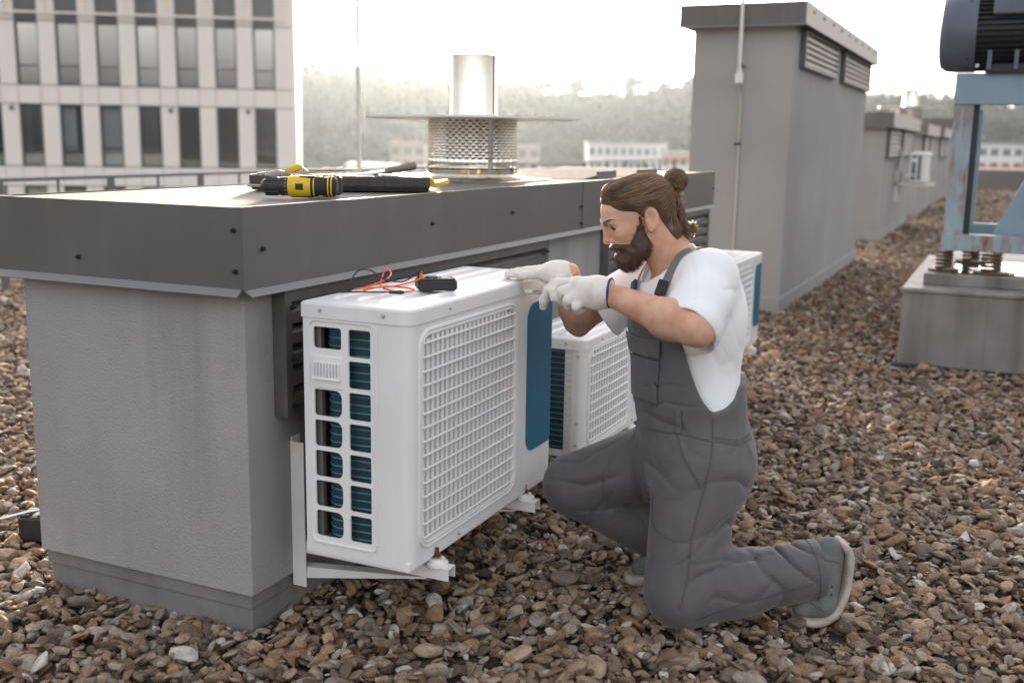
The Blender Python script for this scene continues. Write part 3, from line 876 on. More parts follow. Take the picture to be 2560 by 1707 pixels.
# --- open tool case, two trays side by side
ca = math.atan2(-0.875, 0.484)
TC = thing('tool_case', 'open black plastic tool case with yellow latches on the housing cap', 'tool case', (0.675, 0.50, 1.1755), ca)
def tray(y0, y1, L, hh, nm):
    t = MB()
    o_ = rrect(0, L, y0, y1, 0.02, 5); i_ = rrect(0.006, L - 0.006, y0 + 0.006, y1 - 0.006, 0.015, 5)
    k = len(o_)
    b_ = [(p[0] + (0.008 if p[0] < L / 2 else -0.008), p[1] + (0.008 if p[1] < (y0 + y1) / 2 else -0.008)) for p in o_]
    rings = [[(*p, 0.001) for p in b_], [(*p, hh * 0.35) for p in o_], [(*p, hh) for p in o_], [(*p, hh) for p in i_], [(*p, 0.008) for p in i_]]
    V = [v for r_ in rings for v in r_]
    F = [(a * k + i, a * k + (i + 1) % k, (a + 1) * k + (i + 1) % k, (a + 1) * k + i) for a in range(4) for i in range(k)]
    F += [tuple(range(k - 1, -1, -1)), tuple(range(4 * k, 5 * k))]
    t.add(V, F)
    o = t.build(nm, 'case_plastic', TC)
    n = 9
    for j in range(n):
        xa = 0.03 + (L - 0.06) * j / n
        MB().box(xa, xa + (L - 0.06) / n * 0.5, y0 - 0.0022, y0 + 0.004, hh * 0.3, hh * 0.82, 0.001).build('wall_rib', 'case_plastic', o)
    return o
t1 = tray(0.0, 0.185, 0.60, 0.050, 'tray')
t2 = tray(0.19, 0.375, 0.60, 0.050, 'lid_tray')
MB().cyl((0.03, 0.1875, 0.03), (0.57, 0.1875, 0.03), 0.004, 0.004, 8).build('hinge', 'case_plastic', TC)
for (t, yy, dz) in ((t1, 0.06, 0.0), (t2, 0.28, -0.004)):
    V = MB().prism([(0.598, 0.016 + dz), (0.614, 0.014 + dz), (0.662, 0.026 + dz), (0.666, 0.036 + dz), (0.660, 0.039 + dz), (0.618, 0.030 + dz), (0.598, 0.048 + dz)], 1, yy - 0.01, yy + 0.045)
    V.build('latch', 'yellow_plastic', t)
    MB().box(0.03, 0.57, yy - 0.03, yy - 0.026, 0.009, 0.034).build('divider', 'case_plastic', t)
    MB().box(0.22, 0.224, yy - 0.025, yy + 0.09, 0.009, 0.034).build('divider', 'case_plastic', t)
cm = Matrix.Translation((0.675, 0.50, 1.1755)) @ Matrix.Rotation(ca, 4, 'Z')

def case_thing(name, label, cat, x, y, z, rz=0.0):
    p = cm @ Vector((x, y, z))
    return thing(name, label, cat, p, ca + rz)
hm = case_thing('claw_hammer', 'hammer with grey tapered grip sticking out of the tool case', 'hammer', 0.40, 0.11, 0.040, rad(8))
MB().tube([(-0.10, 0, 0.0), (-0.02, 0, 0.012), (0.05, 0, 0.024)], 0.007, 10).build('shank', 'steel', hm, True)
MB().tube([(0.045, 0, 0.023), (0.06, 0, 0.0265), (0.10, 0, 0.034), (0.135, 0, 0.042), (0.15, 0, 0.045), (0.153, 0, 0.0455)], [0.010, 0.0125, 0.012, 0.014, 0.013, 0.008], 14).build('grip', 'handle_grey', hm, True)
MB().box(-0.125, -0.095, -0.04, 0.045, -0.012, 0.012, 0.005).build('head', 'steel', hm)
tr = case_thing('hand_tool', 'dark domed trowel-like tool with yellow part at the left of the tool case', 'hand tool', 0.07, 0.06, 0.034)
MB().lathe([(0.0, 0.0), (0.055, 0.0), (0.05, 0.012), (0.03, 0.026), (0.0, 0.032)], (0.02, 0, 0), 20).build('dome', 'handle_grey', tr, True)
MB().box(0.05, 0.11, -0.016, 0.016, 0.0, 0.022, 0.005).xform(Matrix.Rotation(rad(-18), 4, 'Y')).build('yellow_part', 'yellow_plastic', tr)
for q in range(5): MB().box(0.092 + q * 0.006, 0.095 + q * 0.006, -0.012, 0.012, 0.02, 0.048 - q * 0.004).build('blade', 'steel', tr)
for (i, (x, y, L, m, lb)) in enumerate(((0.20, 0.10, 0.16, 'steel', 'long steel wrench lying near the middle of the tool case'), (0.24, 0.14, 0.13, 'steel', 'short steel wrench behind the long one in the tool case'),
                                        (0.22, 0.25, 0.15, 'steel', 'steel spanner in the rear tray of the tool case'))):
    s_ = case_thing('wrench', lb, 'wrench', x, y, 0.036, rad(-6 + 7 * i))
    MB().box(0.015, L - 0.015, -0.006, 0.006, 0.0, 0.005, 0.0015).build('shank', m, s_)
    jw = MB(); plate(jw, [(0.02 * math.cos(rad(a)) + 0.0, 0.014 * math.sin(rad(a))) for a in range(30, 331, 20)] + [(0.004, -0.004), (0.004, 0.004)], [], 2, -0.001, 0.006); jw.build('jaw', m, s_)
    MB().lathe([(0.007, 0.0), (0.012, 0.0), (0.012, 0.006), (0.007, 0.006), (0.007, 0.0)], (L - 0.01, 0, -0.0005), 14).build('ring_end', m, s_)
bs_ = case_thing('bit_set', 'row of steel bits in a yellow holder in the tool case', 'bit set', 0.335, 0.055, 0.034)
MB().box(0.0, 0.075, 0.0, 0.02, 0.0, 0.014, 0.002).build('holder', 'yellow_plastic', bs_)
for q in range(8): MB().cyl((0.005 + q * 0.009, 0.010, 0.012), (0.005 + q * 0.009, 0.012, 0.026), 0.003, 0.003, 6).build('bit', 'steel', bs_)
ss = case_thing('socket_set', 'row of steel sockets in the rear tray of the tool case', 'socket set', 0.36, 0.26, 0.030)
MB().box(-0.005, 0.17, 0.0, 0.03, 0.0, 0.006, 0.002).build('rail', 'black_plastic', ss)
for q in range(6): MB().cyl((0.01 + q * 0.027, 0.015, 0.004), (0.01 + q * 0.027, 0.015, 0.022), 0.009 + 0.0006 * q, 0.009 + 0.0006 * q, 14).build('socket', 'steel', ss)

# --- multimeter with leads on the large unit
ZL = 0.9415
MM = thing('multimeter', 'black multimeter with red and black leads on top of the large unit', 'multimeter', (0.36, -0.36, ZL), rad(-52))
MB().box(-0.038, 0.070, -0.036, 0.036, 0.001, 0.030, 0.005).build('body', 'black_plastic', MM)
MB().box(-0.034, 0.066, -0.032, 0.032, 0.030, 0.0325, 0.001).build('face_plate', 'black_rubber', MM)
MB().box(0.03, 0.06, -0.024, 0.024, 0.0326, 0.0334, 0.0003).build('display', 'lcd', MM)
dl = MB().lathe([(0.018, 0.0), (0.017, 0.005), (0.0, 0.006)], (0.004, 0, 0.0325), 20).build('dial', 'black_plastic', MM, True)
MB().box(-0.010, 0.016, -0.003, 0.003, 0.038, 0.042, 0.001).build('pointer', 'print_white', dl)
for q in range(7):
    a = rad(25 + q * 48); MB().box(0.004 + 0.022 * math.cos(a) - 0.002, 0.004 + 0.022 * math.cos(a) + 0.002, 0.022 * math.sin(a) - 0.0008, 0.022 * math.sin(a) + 0.0008, 0.0325, 0.0331).build('scale_mark', 'print_white', MM)
for (yy, m) in ((-0.016, 'orange_wire'), (0.012, 'black_wire')):
    MB().cyl((-0.028, yy, 0.032), (-0.028, yy, 0.046), 0.0055, 0.0045, 10).build('plug', m, MM, True)
mi = Matrix.Translation((0.36, -0.36, ZL)) @ Matrix.Rotation(rad(-52), 4, 'Z')
def lead(pts, m, r=0.0024):
    inv = mi.inverted()
    MB().tube(spline([inv @ Vector(p) for p in pts], 8), r, 7).build('lead', m, MM, True)
pr_, pb_ = mi @ Vector((-0.028, -0.016, 0.046)), mi @ Vector((-0.028, 0.012, 0.046))
z0 = ZL + 0.004
lead([pr_, (pr_[0] - 0.004, pr_[1] - 0.004, z0 + 0.046), (0.315, -0.352, z0 + 0.03), (0.27, -0.315, z0 + 0.016), (0.235, -0.285, z0 + 0.012), (0.19, -0.262, z0 + 0.014), (0.175, -0.235, z0 + 0.010),
      (0.215, -0.245, z0 + 0.012), (0.27, -0.272, z0 + 0.028), (0.315, -0.262, z0 + 0.040), (0.318, -0.245, z0 + 0.050), (0.30, -0.245, z0 + 0.036), (0.25, -0.27, z0 + 0.012), (0.235, -0.318, z0 + 0.004),
      (0.255, -0.352, z0 + 0.002), (0.285, -0.352, z0 + 0.004), (0.285, -0.32, z0 + 0.008), (0.24, -0.285, z0 + 0.014), (0.19, -0.25, z0 + 0.006)], 'orange_wire')
lead([pb_, (pb_[0] - 0.004, pb_[1], z0 + 0.045), (0.30, -0.31, z0 + 0.022), (0.262, -0.275, z0 + 0.030), (0.235, -0.245, z0 + 0.055), (0.205, -0.225, z0 + 0.055), (0.18, -0.215, z0 + 0.024), (0.165, -0.21, z0 + 0.004),
      (0.19, -0.25, z0 + 0.002), (0.225, -0.31, z0 + 0.001), (0.235, -0.335, z0 + 0.001)], 'black_wire', 0.0022)
inv = mi.inverted()
MB().tube([inv @ Vector(p) for p in ((0.225, -0.31, z0 + 0.001), (0.236, -0.338, z0 + 0.002), (0.240, -0.347, z0 + 0.002))], [0.004, 0.0055, 0.003], 10).build('probe', 'black_wire', MM, True)
MB().tube([inv @ Vector(p) for p in ((0.175, -0.225, z0 + 0.003), (0.155, -0.195, z0 + 0.002), (0.15, -0.178, z0))], [0.003, 0.0028, 0.001], 8).build('probe', 'black_wire', MM, True)

# --- conductor block with its rod on the gravel behind the near housing
cb_ = thing('conductor_block', 'black block holding a thin metal rod on the gravel, far left', 'conductor holder', (0.262, 1.095, 0.0), rad(24))
MB().box(-0.048, 0.048, -0.050, 0.050, 0.0, 0.088, 0.008).build('block', 'black_plastic', cb_)
for q in (-0.042, 0.014): MB().box(-0.040, 0.040, q, q + 0.028, 0.088, 0.096, 0.003).build('clip', 'black_plastic', cb_)
ri = (Matrix.Translation((0.262, 1.095, 0.0)) @ Matrix.Rotation(rad(24), 4, 'Z')).inverted()
rd_ = MB().tube([ri @ Vector(p) for p in ((-0.10, 1.46, 0.02), (0.10, 1.26, 0.06), (0.235, 1.115, 0.098), (0.262, 1.09, 0.101), (0.42, 0.96, 0.09), (0.9, 0.86, 0.03))], 0.0055, 8).build('rod', 'steel', cb_, True)
rd_['label'] = 'thin bright metal rod'

# ================================================================== IMPLICIT SURFACES (for the person)
def V3(*a): return np.array(a, np.float64)

def rcone(p, a, b, r1, r2):
    a, b = np.asarray(a, float), np.asarray(b, float)
    ba = b - a
    t = np.clip(((p - a) @ ba) / (ba @ ba), 0, 1)
    return np.linalg.norm(p - a - t[:, None] * ba, axis=1) - (r1 + (r2 - r1) * t)

def ell(p, c, R, r):
    q = (p - np.asarray(c, float)) @ R
    r = np.asarray(r, float)
    k0 = np.linalg.norm(q / r, axis=1); k1 = np.linalg.norm(q / (r * r), axis=1) + 1e-9
    return k0 * (k0 - 1.0) / k1

def smin(a, b, k):
    h = np.maximum(k - np.abs(a - b), 0.0) / k
    return np.minimum(a, b) - h * h * k * 0.25

def smax(a, b, k): return -smin(-a, -b, k)

_LAT = np.random.default_rng(5).random((32, 32, 32))
def noise(p, scale, off=0.0):
    q = p * np.asarray(scale, float) + off + 100.0
    i = np.floor(q).astype(int); f = q - i
    f = f * f * (3 - 2 * f)
    i0 = i & 31; i1 = (i + 1) & 31
    def L(a, b, c): return _LAT[a, b, c]
    x0, y0, z0 = i0.T; x1, y1, z1 = i1.T
    fx, fy, fz = f.T
    c00 = L(x0, y0, z0) * (1 - fx) + L(x1, y0, z0) * fx
    c10 = L(x0, y1, z0) * (1 - fx) + L(x1, y1, z0) * fx
    c01 = L(x0, y0, z1) * (1 - fx) + L(x1, y0, z1) * fx
    c11 = L(x0, y1, z1) * (1 - fx) + L(x1, y1, z1) * fx
    return (c00 * (1 - fy) + c10 * fy) * (1 - fz) + (c01 * (1 - fy) + c11 * fy) * fz - 0.5

def surface(fn, lo, hi, h):
    """naive surface nets on a sparse narrow band; returns vertices and quads"""
    lo = np.asarray(lo, float); hi = np.asarray(hi, float)
    K = 4
    n = (np.ceil((hi - lo) / (h * K)).astype(int) + 1)
    g = np.stack(np.meshgrid(*[np.arange(k) for k in n], indexing='ij'), -1)
    cp = lo + (g + 0.5) * h * K - h * 0.5
    cd = fn(cp.reshape(-1, 3)).reshape(n)
    vol = np.repeat(np.repeat(np.repeat(cd, K, 0), K, 1), K, 2).astype(np.float32)
    band = np.abs(cd) < h * K * 1.45
    bm_ = np.repeat(np.repeat(np.repeat(band, K, 0), K, 1), K, 2)
    idx = np.argwhere(bm_)
    pts = lo + idx * h
    out = np.empty(len(pts), np.float32)
    for s in range(0, len(pts), 400000):
        out[s:s + 400000] = fn(pts[s:s + 400000])
    vol[tuple(idx.T)] = out
    ins = vol < 0
    N = np.array(vol.shape)
    c = [ins[dx:N[0] - 1 + dx, dy:N[1] - 1 + dy, dz:N[2] - 1 + dz] for dx in (0, 1) for dy in (0, 1) for dz in (0, 1)]
    ssum = sum(x.astype(np.int8) for x in c)
    act = (ssum > 0) & (ssum < 8)
    A = np.argwhere(act)
    vid = -np.ones(act.shape, np.int64); vid[tuple(A.T)] = np.arange(len(A))
    acc = np.zeros((len(A), 3)); cnt = np.zeros(len(A))
    corners = [(dx, dy, dz) for dx in (0, 1) for dy in (0, 1) for dz in (0, 1)]
    val = {k: vol[A[:, 0] + k[0], A[:, 1] + k[1], A[:, 2] + k[2]].astype(float) for k in corners}
    for k in corners:
        for ax in range(3):
            if k[ax] == 0:
                k2 = list(k); k2[ax] = 1; k2 = tuple(k2)
                va, vb = val[k], val[k2]
                cr = (va < 0) != (vb < 0)
                t = np.where(cr, va / np.where(cr, va - vb, 1), 0)
                pt = np.array(k, float)[None, :].repeat(len(A), 0); pt[:, ax] += t
                acc += pt * cr[:, None]; cnt += cr
    V = lo + (A + acc / cnt[:, None]) * h
    Q = []
    for ax in range(3):
        b, d = (ax + 1) % 3, (ax + 2) % 3
        sl0 = [slice(None)] * 3; sl1 = [slice(None)] * 3
        sl0[ax] = slice(0, -1); sl1[ax] = slice(1, None)
        ch = ins[tuple(sl0)] != ins[tuple(sl1)]
        E_ = np.argwhere(ch)
        ok = (E_[:, b] > 0) & (E_[:, d] > 0) & (E_[:, b] < N[b] - 1) & (E_[:, d] < N[d] - 1)
        E_ = E_[ok]
        def cell(ob, od):
            q = E_.copy(); q[:, b] -= ob; q[:, d] -= od
            return vid[tuple(q.T)]
        q = np.stack([cell(1, 1), cell(0, 1), cell(0, 0), cell(1, 0)], 1)
        fl = ~ins[tuple(E_.T)]
        q[fl] = q[fl][:, ::-1]
        Q.append(q)
    return V, np.concatenate(Q)

def sdf_mesh(name, parts, m, smooth_it=1):
    """parts: list of (V, Q); joined into one smooth mesh"""
    VV = []; QQ = []; o = 0
    for V, Q in parts:
        VV.append(V); QQ.append(Q + o); o += len(V)
    V = np.concatenate(VV); Q = np.concatenate(QQ)
    Q = Q[(Q >= 0).all(1)]
    for _ in range(smooth_it):
        acc = np.zeros_like(V); cnt = np.zeros(len(V))
        for a in range(4):
            i, j = Q[:, a], Q[:, (a + 1) % 4]
            np.add.at(acc, i, V[j]); np.add.at(cnt, i, 1)
            np.add.at(acc, j, V[i]); np.add.at(cnt, j, 1)
        V = V * 0.5 + 0.5 * acc / np.maximum(cnt, 1)[:, None]
    me = bpy.data.meshes.new(name)
    me.vertices.add(len(V)); me.vertices.foreach_set('co', V.astype(np.float32).ravel())
    me.loops.add(len(Q) * 4); me.loops.foreach_set('vertex_index', Q.astype(np.int32).ravel())
    me.polygons.add(len(Q)); me.polygons.foreach_set('loop_start', np.arange(0, len(Q) * 4, 4, dtype=np.int32))
    me.polygons.foreach_set('use_smooth', np.ones(len(Q), bool))
    me.materials.append(MATS[m])
    me.update(calc_edges=True)
    return me

def grad(fn, p, e=0.0015):
    g = np.stack([fn(p + V3(*[e if k == a else 0 for k in range(3)])) - fn(p - V3(*[e if k == a else 0 for k in range(3)])) for a in range(3)], 1)
    return g / (np.linalg.norm(g, axis=1)[:, None] + 1e-9)

def snap(fn, p, off=0.0, it=6):
    p = np.array(p, float)
    for _ in range(it):
        d = fn(p) - off
        p = p - grad(fn, p) * d[:, None] * 0.9
    return p

# ================================================================== THE PERSON
mat('skin', (0.66, 0.405, 0.285), 0.55, col2=(0.56, 0.285, 0.19), vs=20, spec=0.4, bump=0.3, bs=260, bd=0.002, sss=0.15)
mat('hair', (0.072, 0.037, 0.019), 0.42, col2=(0.145, 0.078, 0.038), vs=30)
mat('hair_light', (0.36, 0.215, 0.11), 0.45)  # pale strands; at the nape they paint the backlit rim
mat('beard', (0.040, 0.020, 0.011), 0.55, col2=(0.085, 0.044, 0.022), vs=40)
mat('eyewhite', (0.42, 0.37, 0.34), 0.25)
mat('iris', (0.03, 0.018, 0.012), 0.15)
mat('lip', (0.42, 0.15, 0.11), 0.45)
mat('shirt', (0.86, 0.86, 0.87), 0.85, bump=0.15, bs=500, bd=0.001, sheen=0.2, crease=0.12, crs=8)
mat('overall', (0.094, 0.089, 0.092), 0.75, col2=(0.110, 0.104, 0.107), vs=14, bump=0.25, bs=600, bd=0.001, sheen=0.2, crease=0.5, crs=8)
mat('overall_seam', (0.085, 0.081, 0.081), 0.8)
mat('strap', (0.17, 0.165, 0.165), 0.7, bump=0.3, bs=400, bd=0.001)
mat('glove', (0.79, 0.735, 0.69), 0.9, col2=(0.64, 0.575, 0.52), vs=28, lo=0.5, hi=0.8, bump=0.6, bs=330, bd=0.002, sheen=0.3)
mat('glove_trim', (0.035, 0.05, 0.12), 0.8)
mat('glove_dot', (0.015, 0.015, 0.02), 0.6)
mat('shoe', (0.175, 0.178, 0.17), 0.85, col2=(0.12, 0.122, 0.116), vs=18, bump=0.2, bs=200, bd=0.001)
mat('shoe_sole', (0.46, 0.415, 0.355), 0.7, col2=(0.33, 0.29, 0.245), vs=22)

PR = thing('person', 'kneeling person in white T-shirt, grey bib overalls and white work gloves, holding a screwdriver', 'person', (0.80, -1.02, 0.0), YAW - math.pi / 2)
# local axes: x to the right of the photo, y away, z up.  The person faces -x and a little towards the camera.
ta = rad(24)
FT = V3(-math.cos(ta), -math.sin(ta), 0); LT = V3(math.sin(ta), -math.cos(ta), 0)
RT_ = np.stack([FT, LT, V3(0, 0, 1)], 1)
lean = rad(10)
FT2 = V3(*(FT * math.cos(lean) + V3(0, 0, -math.sin(lean)))); UP2 = V3(*(FT * math.sin(lean) + V3(0, 0, math.cos(lean))))
RC = np.stack([FT2, LT, UP2], 1)

SHN, ELN, WRN = V3(-0.006, -0.085, 0.978), V3(-0.070, -0.258, 0.868), V3(-0.285, -0.066, 0.930)
SHF, ELF, WRF = V3(-0.125, 0.225, 0.955), V3(-0.347, 0.262, 0.800), V3(-0.385, 0.115, 0.965)
NKB, NKT = V3(-0.072, 0.070, 0.985), V3(-0.155, 0.058, 1.085)
HC = V3(-0.187, 0.060, 1.122)
hp, hy = rad(25), rad(10)
HF = V3(-math.cos(hp) * math.cos(hy), -math.cos(hp) * math.sin(hy), -math.sin(hp))
HL = V3(math.sin(hy), -math.cos(hy), 0); HL = HL / np.linalg.norm(HL)
HU = np.cross(HF, HL); HU = HU / np.linalg.norm(HU)
RH = np.stack([HF, HL, HU], 1)
def hl(x, y, z): return HC + RH @ V3(x, y, z)
I3 = np.eye(3)

def head(p):
    q = (p - HC) @ RH
    s = q.copy(); s[:, 1] = np.abs(s[:, 1])
    d = ell(q, (-0.020, 0, 0.045), I3, (0.094, 0.074, 0.076))
    d = smin(d, ell(q, (0.039, 0, 0.056), I3, (0.060, 0.060, 0.056)), 0.03)
    d = smin(d, ell(q, (0.042, 0, -0.012), I3, (0.055, 0.056, 0.072)), 0.03)
    d = smin(d, ell(q, (0.026, 0, -0.046), I3, (0.058, 0.054, 0.042)), 0.03)
    d = smin(d, ell(q, (0.074, 0, -0.070), I3, (0.022, 0.026, 0.020)), 0.025)
    d = smin(d, rcone(s, (0.098, 0.008, 0.043), (0.082, 0.045, 0.043), 0.010, 0.008), 0.014)      # brow
    d = smin(d, ell(s, (0.062, 0.045, 0.004), I3, (0.026, 0.018, 0.020)), 0.02)                    # cheek bone
    d = smax(d, -ell(s, (0.106, 0.034, 0.027), I3, (0.026, 0.021, 0.010)), 0.008)                  # eye socket
    d = smin(d, rcone(q, (0.102, 0, 0.030), (0.1115, 0, -0.004), 0.0068, 0.0095), 0.010)          # nose
    d = smin(d, ell(q, (0.1115, 0, -0.009), I3, (0.0115, 0.011, 0.0095)), 0.006)
    d = smin(d, ell(s, (0.098, 0.0115, -0.0125), I3, (0.011, 0.0075, 0.0075)), 0.006)
    d = smax(d, -ell(s, (0.103, 0.007, -0.0215), I3, (0.006, 0.0035, 0.004)), 0.003)
    d = smin(d, ell(q, (0.088, 0, -0.034), I3, (0.013, 0.022, 0.012)), 0.012)                      # upper lip
    d = smin(d, ell(q, (0.087, 0, -0.051), I3, (0.012, 0.019, 0.008)), 0.010)
    d = smax(d, -rcone(s, (0.104, 0.0, -0.0435), (0.090, 0.024, -0.0455), 0.0022, 0.0015), 0.003)
    # eyelids
    d = smin(d, rcone(s, (0.0905, 0.018, 0.0345), (0.076, 0.046, 0.0325), 0.0048, 0.0048), 0.004)
    d = smin(d, rcone(s, (0.0870, 0.019, 0.0185), (0.074, 0.044, 0.0190), 0.0034, 0.0034), 0.004)
    # ear
    e = s - V3(-0.014, 0.082, 0.010)
    er = rad(-14); ce, se = math.cos(er), math.sin(er)
    e = np.stack([e[:, 0] * ce - e[:, 2] * se, e[:, 1], e[:, 0] * se + e[:, 2] * ce], 1)
    e[:, 1] += 0.38 * e[:, 0]
    ea = ell(e, (0, 0, 0.002), I3, (0.0190, 0.0080, 0.033))
    ea = smax(ea, -ell(e, (0.002, 0.0100, 0.005), I3, (0.0125, 0.0115, 0.0235)), 0.002)
    ea = smin(ea, rcone(e, (-0.0075, 0.001, 0.016), (-0.006, 0.001, -0.010), 0.0032, 0.0028), 0.003)
    ea = smin(ea, ell(e, (0.008, 0.001, -0.006), I3, (0.005, 0.005, 0.007)), 0.004)
    ea = smin(ea, ell(e, (0.004, 0, -0.027), I3, (0.009, 0.006, 0.010)), 0.008)
    return smin(d, ea, 0.003)

def neck_core(p):
    d = rcone(p, NKB, NKT, 0.064, 0.055)
    return smin(d, rcone(p, hl(-0.042, 0.0, -0.02), NKB + V3(0.004, 0, 0.01), 0.048, 0.058), 0.03)

def neck(p):
    d = neck_core(p)
    d = smin(d, rcone(p, NKB + V3(0.02, 0.0, -0.04), SHN + V3(-0.01, 0.02, -0.02), 0.046, 0.036), 0.045)
    d = smin(d, rcone(p, NKB + V3(0.02, 0.0, -0.04), SHF + V3(0.01, -0.02, -0.02), 0.046, 0.036), 0.045)
    st = rcone(p, hl(-0.050, 0.046, -0.055), NKB + FT * 0.055 + LT * 0.018 + V3(0, 0, -0.005), 0.014, 0.011)    # neck muscle
    return smin(d, st, 0.03)

def arm(p, S, E_, W_, fat=1.0):
    d = rcone(p, S, E_, 0.044 * fat, 0.047 * fat)
    mid = E_ + (W_ - E_) * 0.28 + V3(0, 0, -0.004)
    d = smin(d, ell(p, S + (E_ - S) * 0.45, I3, (0.048, 0.048, 0.050)), 0.03)
    d = smin(d, rcone(p, E_, mid, 0.047 * fat, 0.0525 * fat), 0.02)
    d = smin(d, rcone(p, mid, W_, 0.0515 * fat, 0.031 * fat), 0.03)
    d = smin(d, ell(p, E_ + (E_ - W_) / np.linalg.norm(E_ - W_) * 0.028 + V3(0, 0, -0.012), I3, (0.024, 0.024, 0.024)), 0.02)
    return d

def torso(p):
    d = ell(p, (-0.046, 0.044, 0.82), RC, (0.114, 0.168, 0.205))
    d = smin(d, ell(p, (-0.020, 0.015, 0.58), RT_, (0.108, 0.142, 0.21)), 0.06)
    return smin(d, ell(p, (-0.006, 0.0, 0.43), RT_, (0.114, 0.148, 0.13)), 0.05)

def skin(p):
    d = smin(head(p), neck(p), 0.014)
    d = smin(d, torso(p) + 0.012, 0.04)
    d = smin(d, arm(p, SHN, ELN, WRN), 0.03)
    return smin(d, arm(p, SHF, ELF, WRF, 0.95), 0.03)

body = link('body', sdf_mesh('body', [surface(skin, (-0.46, -0.34, 0.60), (0.18, 0.36, 1.27), 0.0031)], 'skin'), PR)

# eyes, brows, lips
for sgn in (1, -1):
    ey = link('eye', MB().ball((0, 0, 0), 0.0118, 16).mesh('eye', 'eyewhite', True), PR, tuple(hl(0.0785, 0.0325 * sgn, 0.0275)))
    gz = (RH @ V3(0.90, 0.05 * sgn, -0.42)); gz /= np.linalg.norm(gz)
    ir = MB().ball((0, 0, 0), 0.0086, 14).mesh('iris', 'iris', True)
    link('iris', ir, ey, tuple(gz * 0.0062))
def tube_on(fn, pts, r, name, m, off=0.0, n=10, parent=None):
    P = np.array([tuple(v) for v in pts], float)
    P = snap(fn, P, off)
    return MB().tube([tuple(v) for v in P], r, n).build(name, m, parent or PR, True)
for sgn in (1, -1):
    lp_ = [hl(0.0925 - 0.0160 * u, sgn * (0.0190 + 0.0265 * u), 0.0290 + 0.0018 * math.sin(u * 3.1) - 0.0015 * u) for u in np.linspace(0, 1, 9)]
    MB().tube([tuple(v) for v in lp_], [0.0006, 0.0010, 0.0013, 0.0014, 0.0015, 0.0015, 0.0014, 0.0011, 0.0006], 6).build('eyelashes', 'iris', PR, True)

# ------------------------------------------------------------------ hair and beard
# outlines on the side of the head (forward, up)
HAIRP = [(0.092, 0.098), (0.073, 0.089), (0.055, 0.080), (0.043, 0.066), (0.022, 0.055), (0.004, 0.045), (-0.006, 0.028), (-0.014, 0.018), (-0.021, 0.022), (-0.020, 0.044), (-0.036, 0.049), (-0.052, 0.034),
         (-0.056, 0.010), (-0.062, -0.025), (-0.066, -0.055), (-0.078, -0.082), (-0.16, -0.08), (-0.17, 0.20), (0.14, 0.20)]
BEARDP = [(0.002, 0.036), (-0.008, 0.030), (-0.003, 0.004), (-0.008, -0.028), (-0.014, -0.062), (-0.004, -0.085), (0.030, -0.105), (0.06, -0.125), (0.115, -0.13), (0.13, -0.0515), (0.097, -0.0515), (0.090, -0.0475), (0.097, -0.0435),
          (0.13, -0.0435), (0.13, -0.0195), (0.100, -0.0215), (0.082, -0.0265), (0.066, -0.036), (0.052, -0.034), (0.036, -0.018), (0.018, 0.000), (0.006, 0.012)]
SIDE = 0.014      # the flank of the head lies nearer the camera than its profile
HAIRP = [(a + (SIDE if a < 0.06 and b < 0.09 and a > -0.15 else 0), b) for a, b in HAIRP]
BEARDP = [(a + (SIDE if a < 0.06 else 0), b) for a, b in BEARDP]
def poly_mask(x, z, poly):
    c = np.zeros(len(x), bool); j = len(poly) - 1
    for i in range(len(poly)):
        xi, zi = poly[i]; xj, zj = poly[j]
        c ^= ((zi > z) != (zj > z)) & (x < (xj - xi) * (z - zi) / (zj - zi + 1e-12) + xi)
        j = i
    return c
def poly_dist(x, z, poly):
    """signed distance to the outline, negative inside"""
    d = np.full(len(x), 9.0)
    j = len(poly) - 1
    for i in range(len(poly)):
        a = np.array(poly[j]); b = np.array(poly[i]); e = b - a
        t = np.clip(((x - a[0]) * e[0] + (z - a[1]) * e[1]) / (e @ e + 1e-12), 0, 1)
        d = np.minimum(d, np.hypot(x - a[0] - t * e[0], z - a[1] - t * e[1]))
        j = i
    return np.where(poly_mask(x, z, poly), -d, d)

def skull(p):
    q = (p - HC) @ RH
    d = ell(q, (-0.020, 0, 0.045), I3, (0.094, 0.074, 0.076))
    d = smin(d, ell(q, (0.039, 0, 0.056), I3, (0.060, 0.060, 0.056)), 0.03)
    return smin(d, neck(p), 0.02)

def hair_cap(p):
    q = (p - HC) @ RH
    m = poly_dist(q[:, 0], q[:, 2], HAIRP)
    th = np.clip(-m * 0.55, 0, 0.011 + 0.014 * np.clip((q[:, 0] + 0.03) / 0.08, 0, 1) * np.clip((q[:, 2] - 0.07) / 0.04, 0, 1))
    return smax(skull(p) - th - 0.0004 - 0.0015 * noise(p, 60), m, 0.002)
hair = link('hair', sdf_mesh('hair', [surface(hair_cap, (-0.36, -0.06, 1.00), (-0.03, 0.18, 1.30), 0.003)], 'hair'), PR)

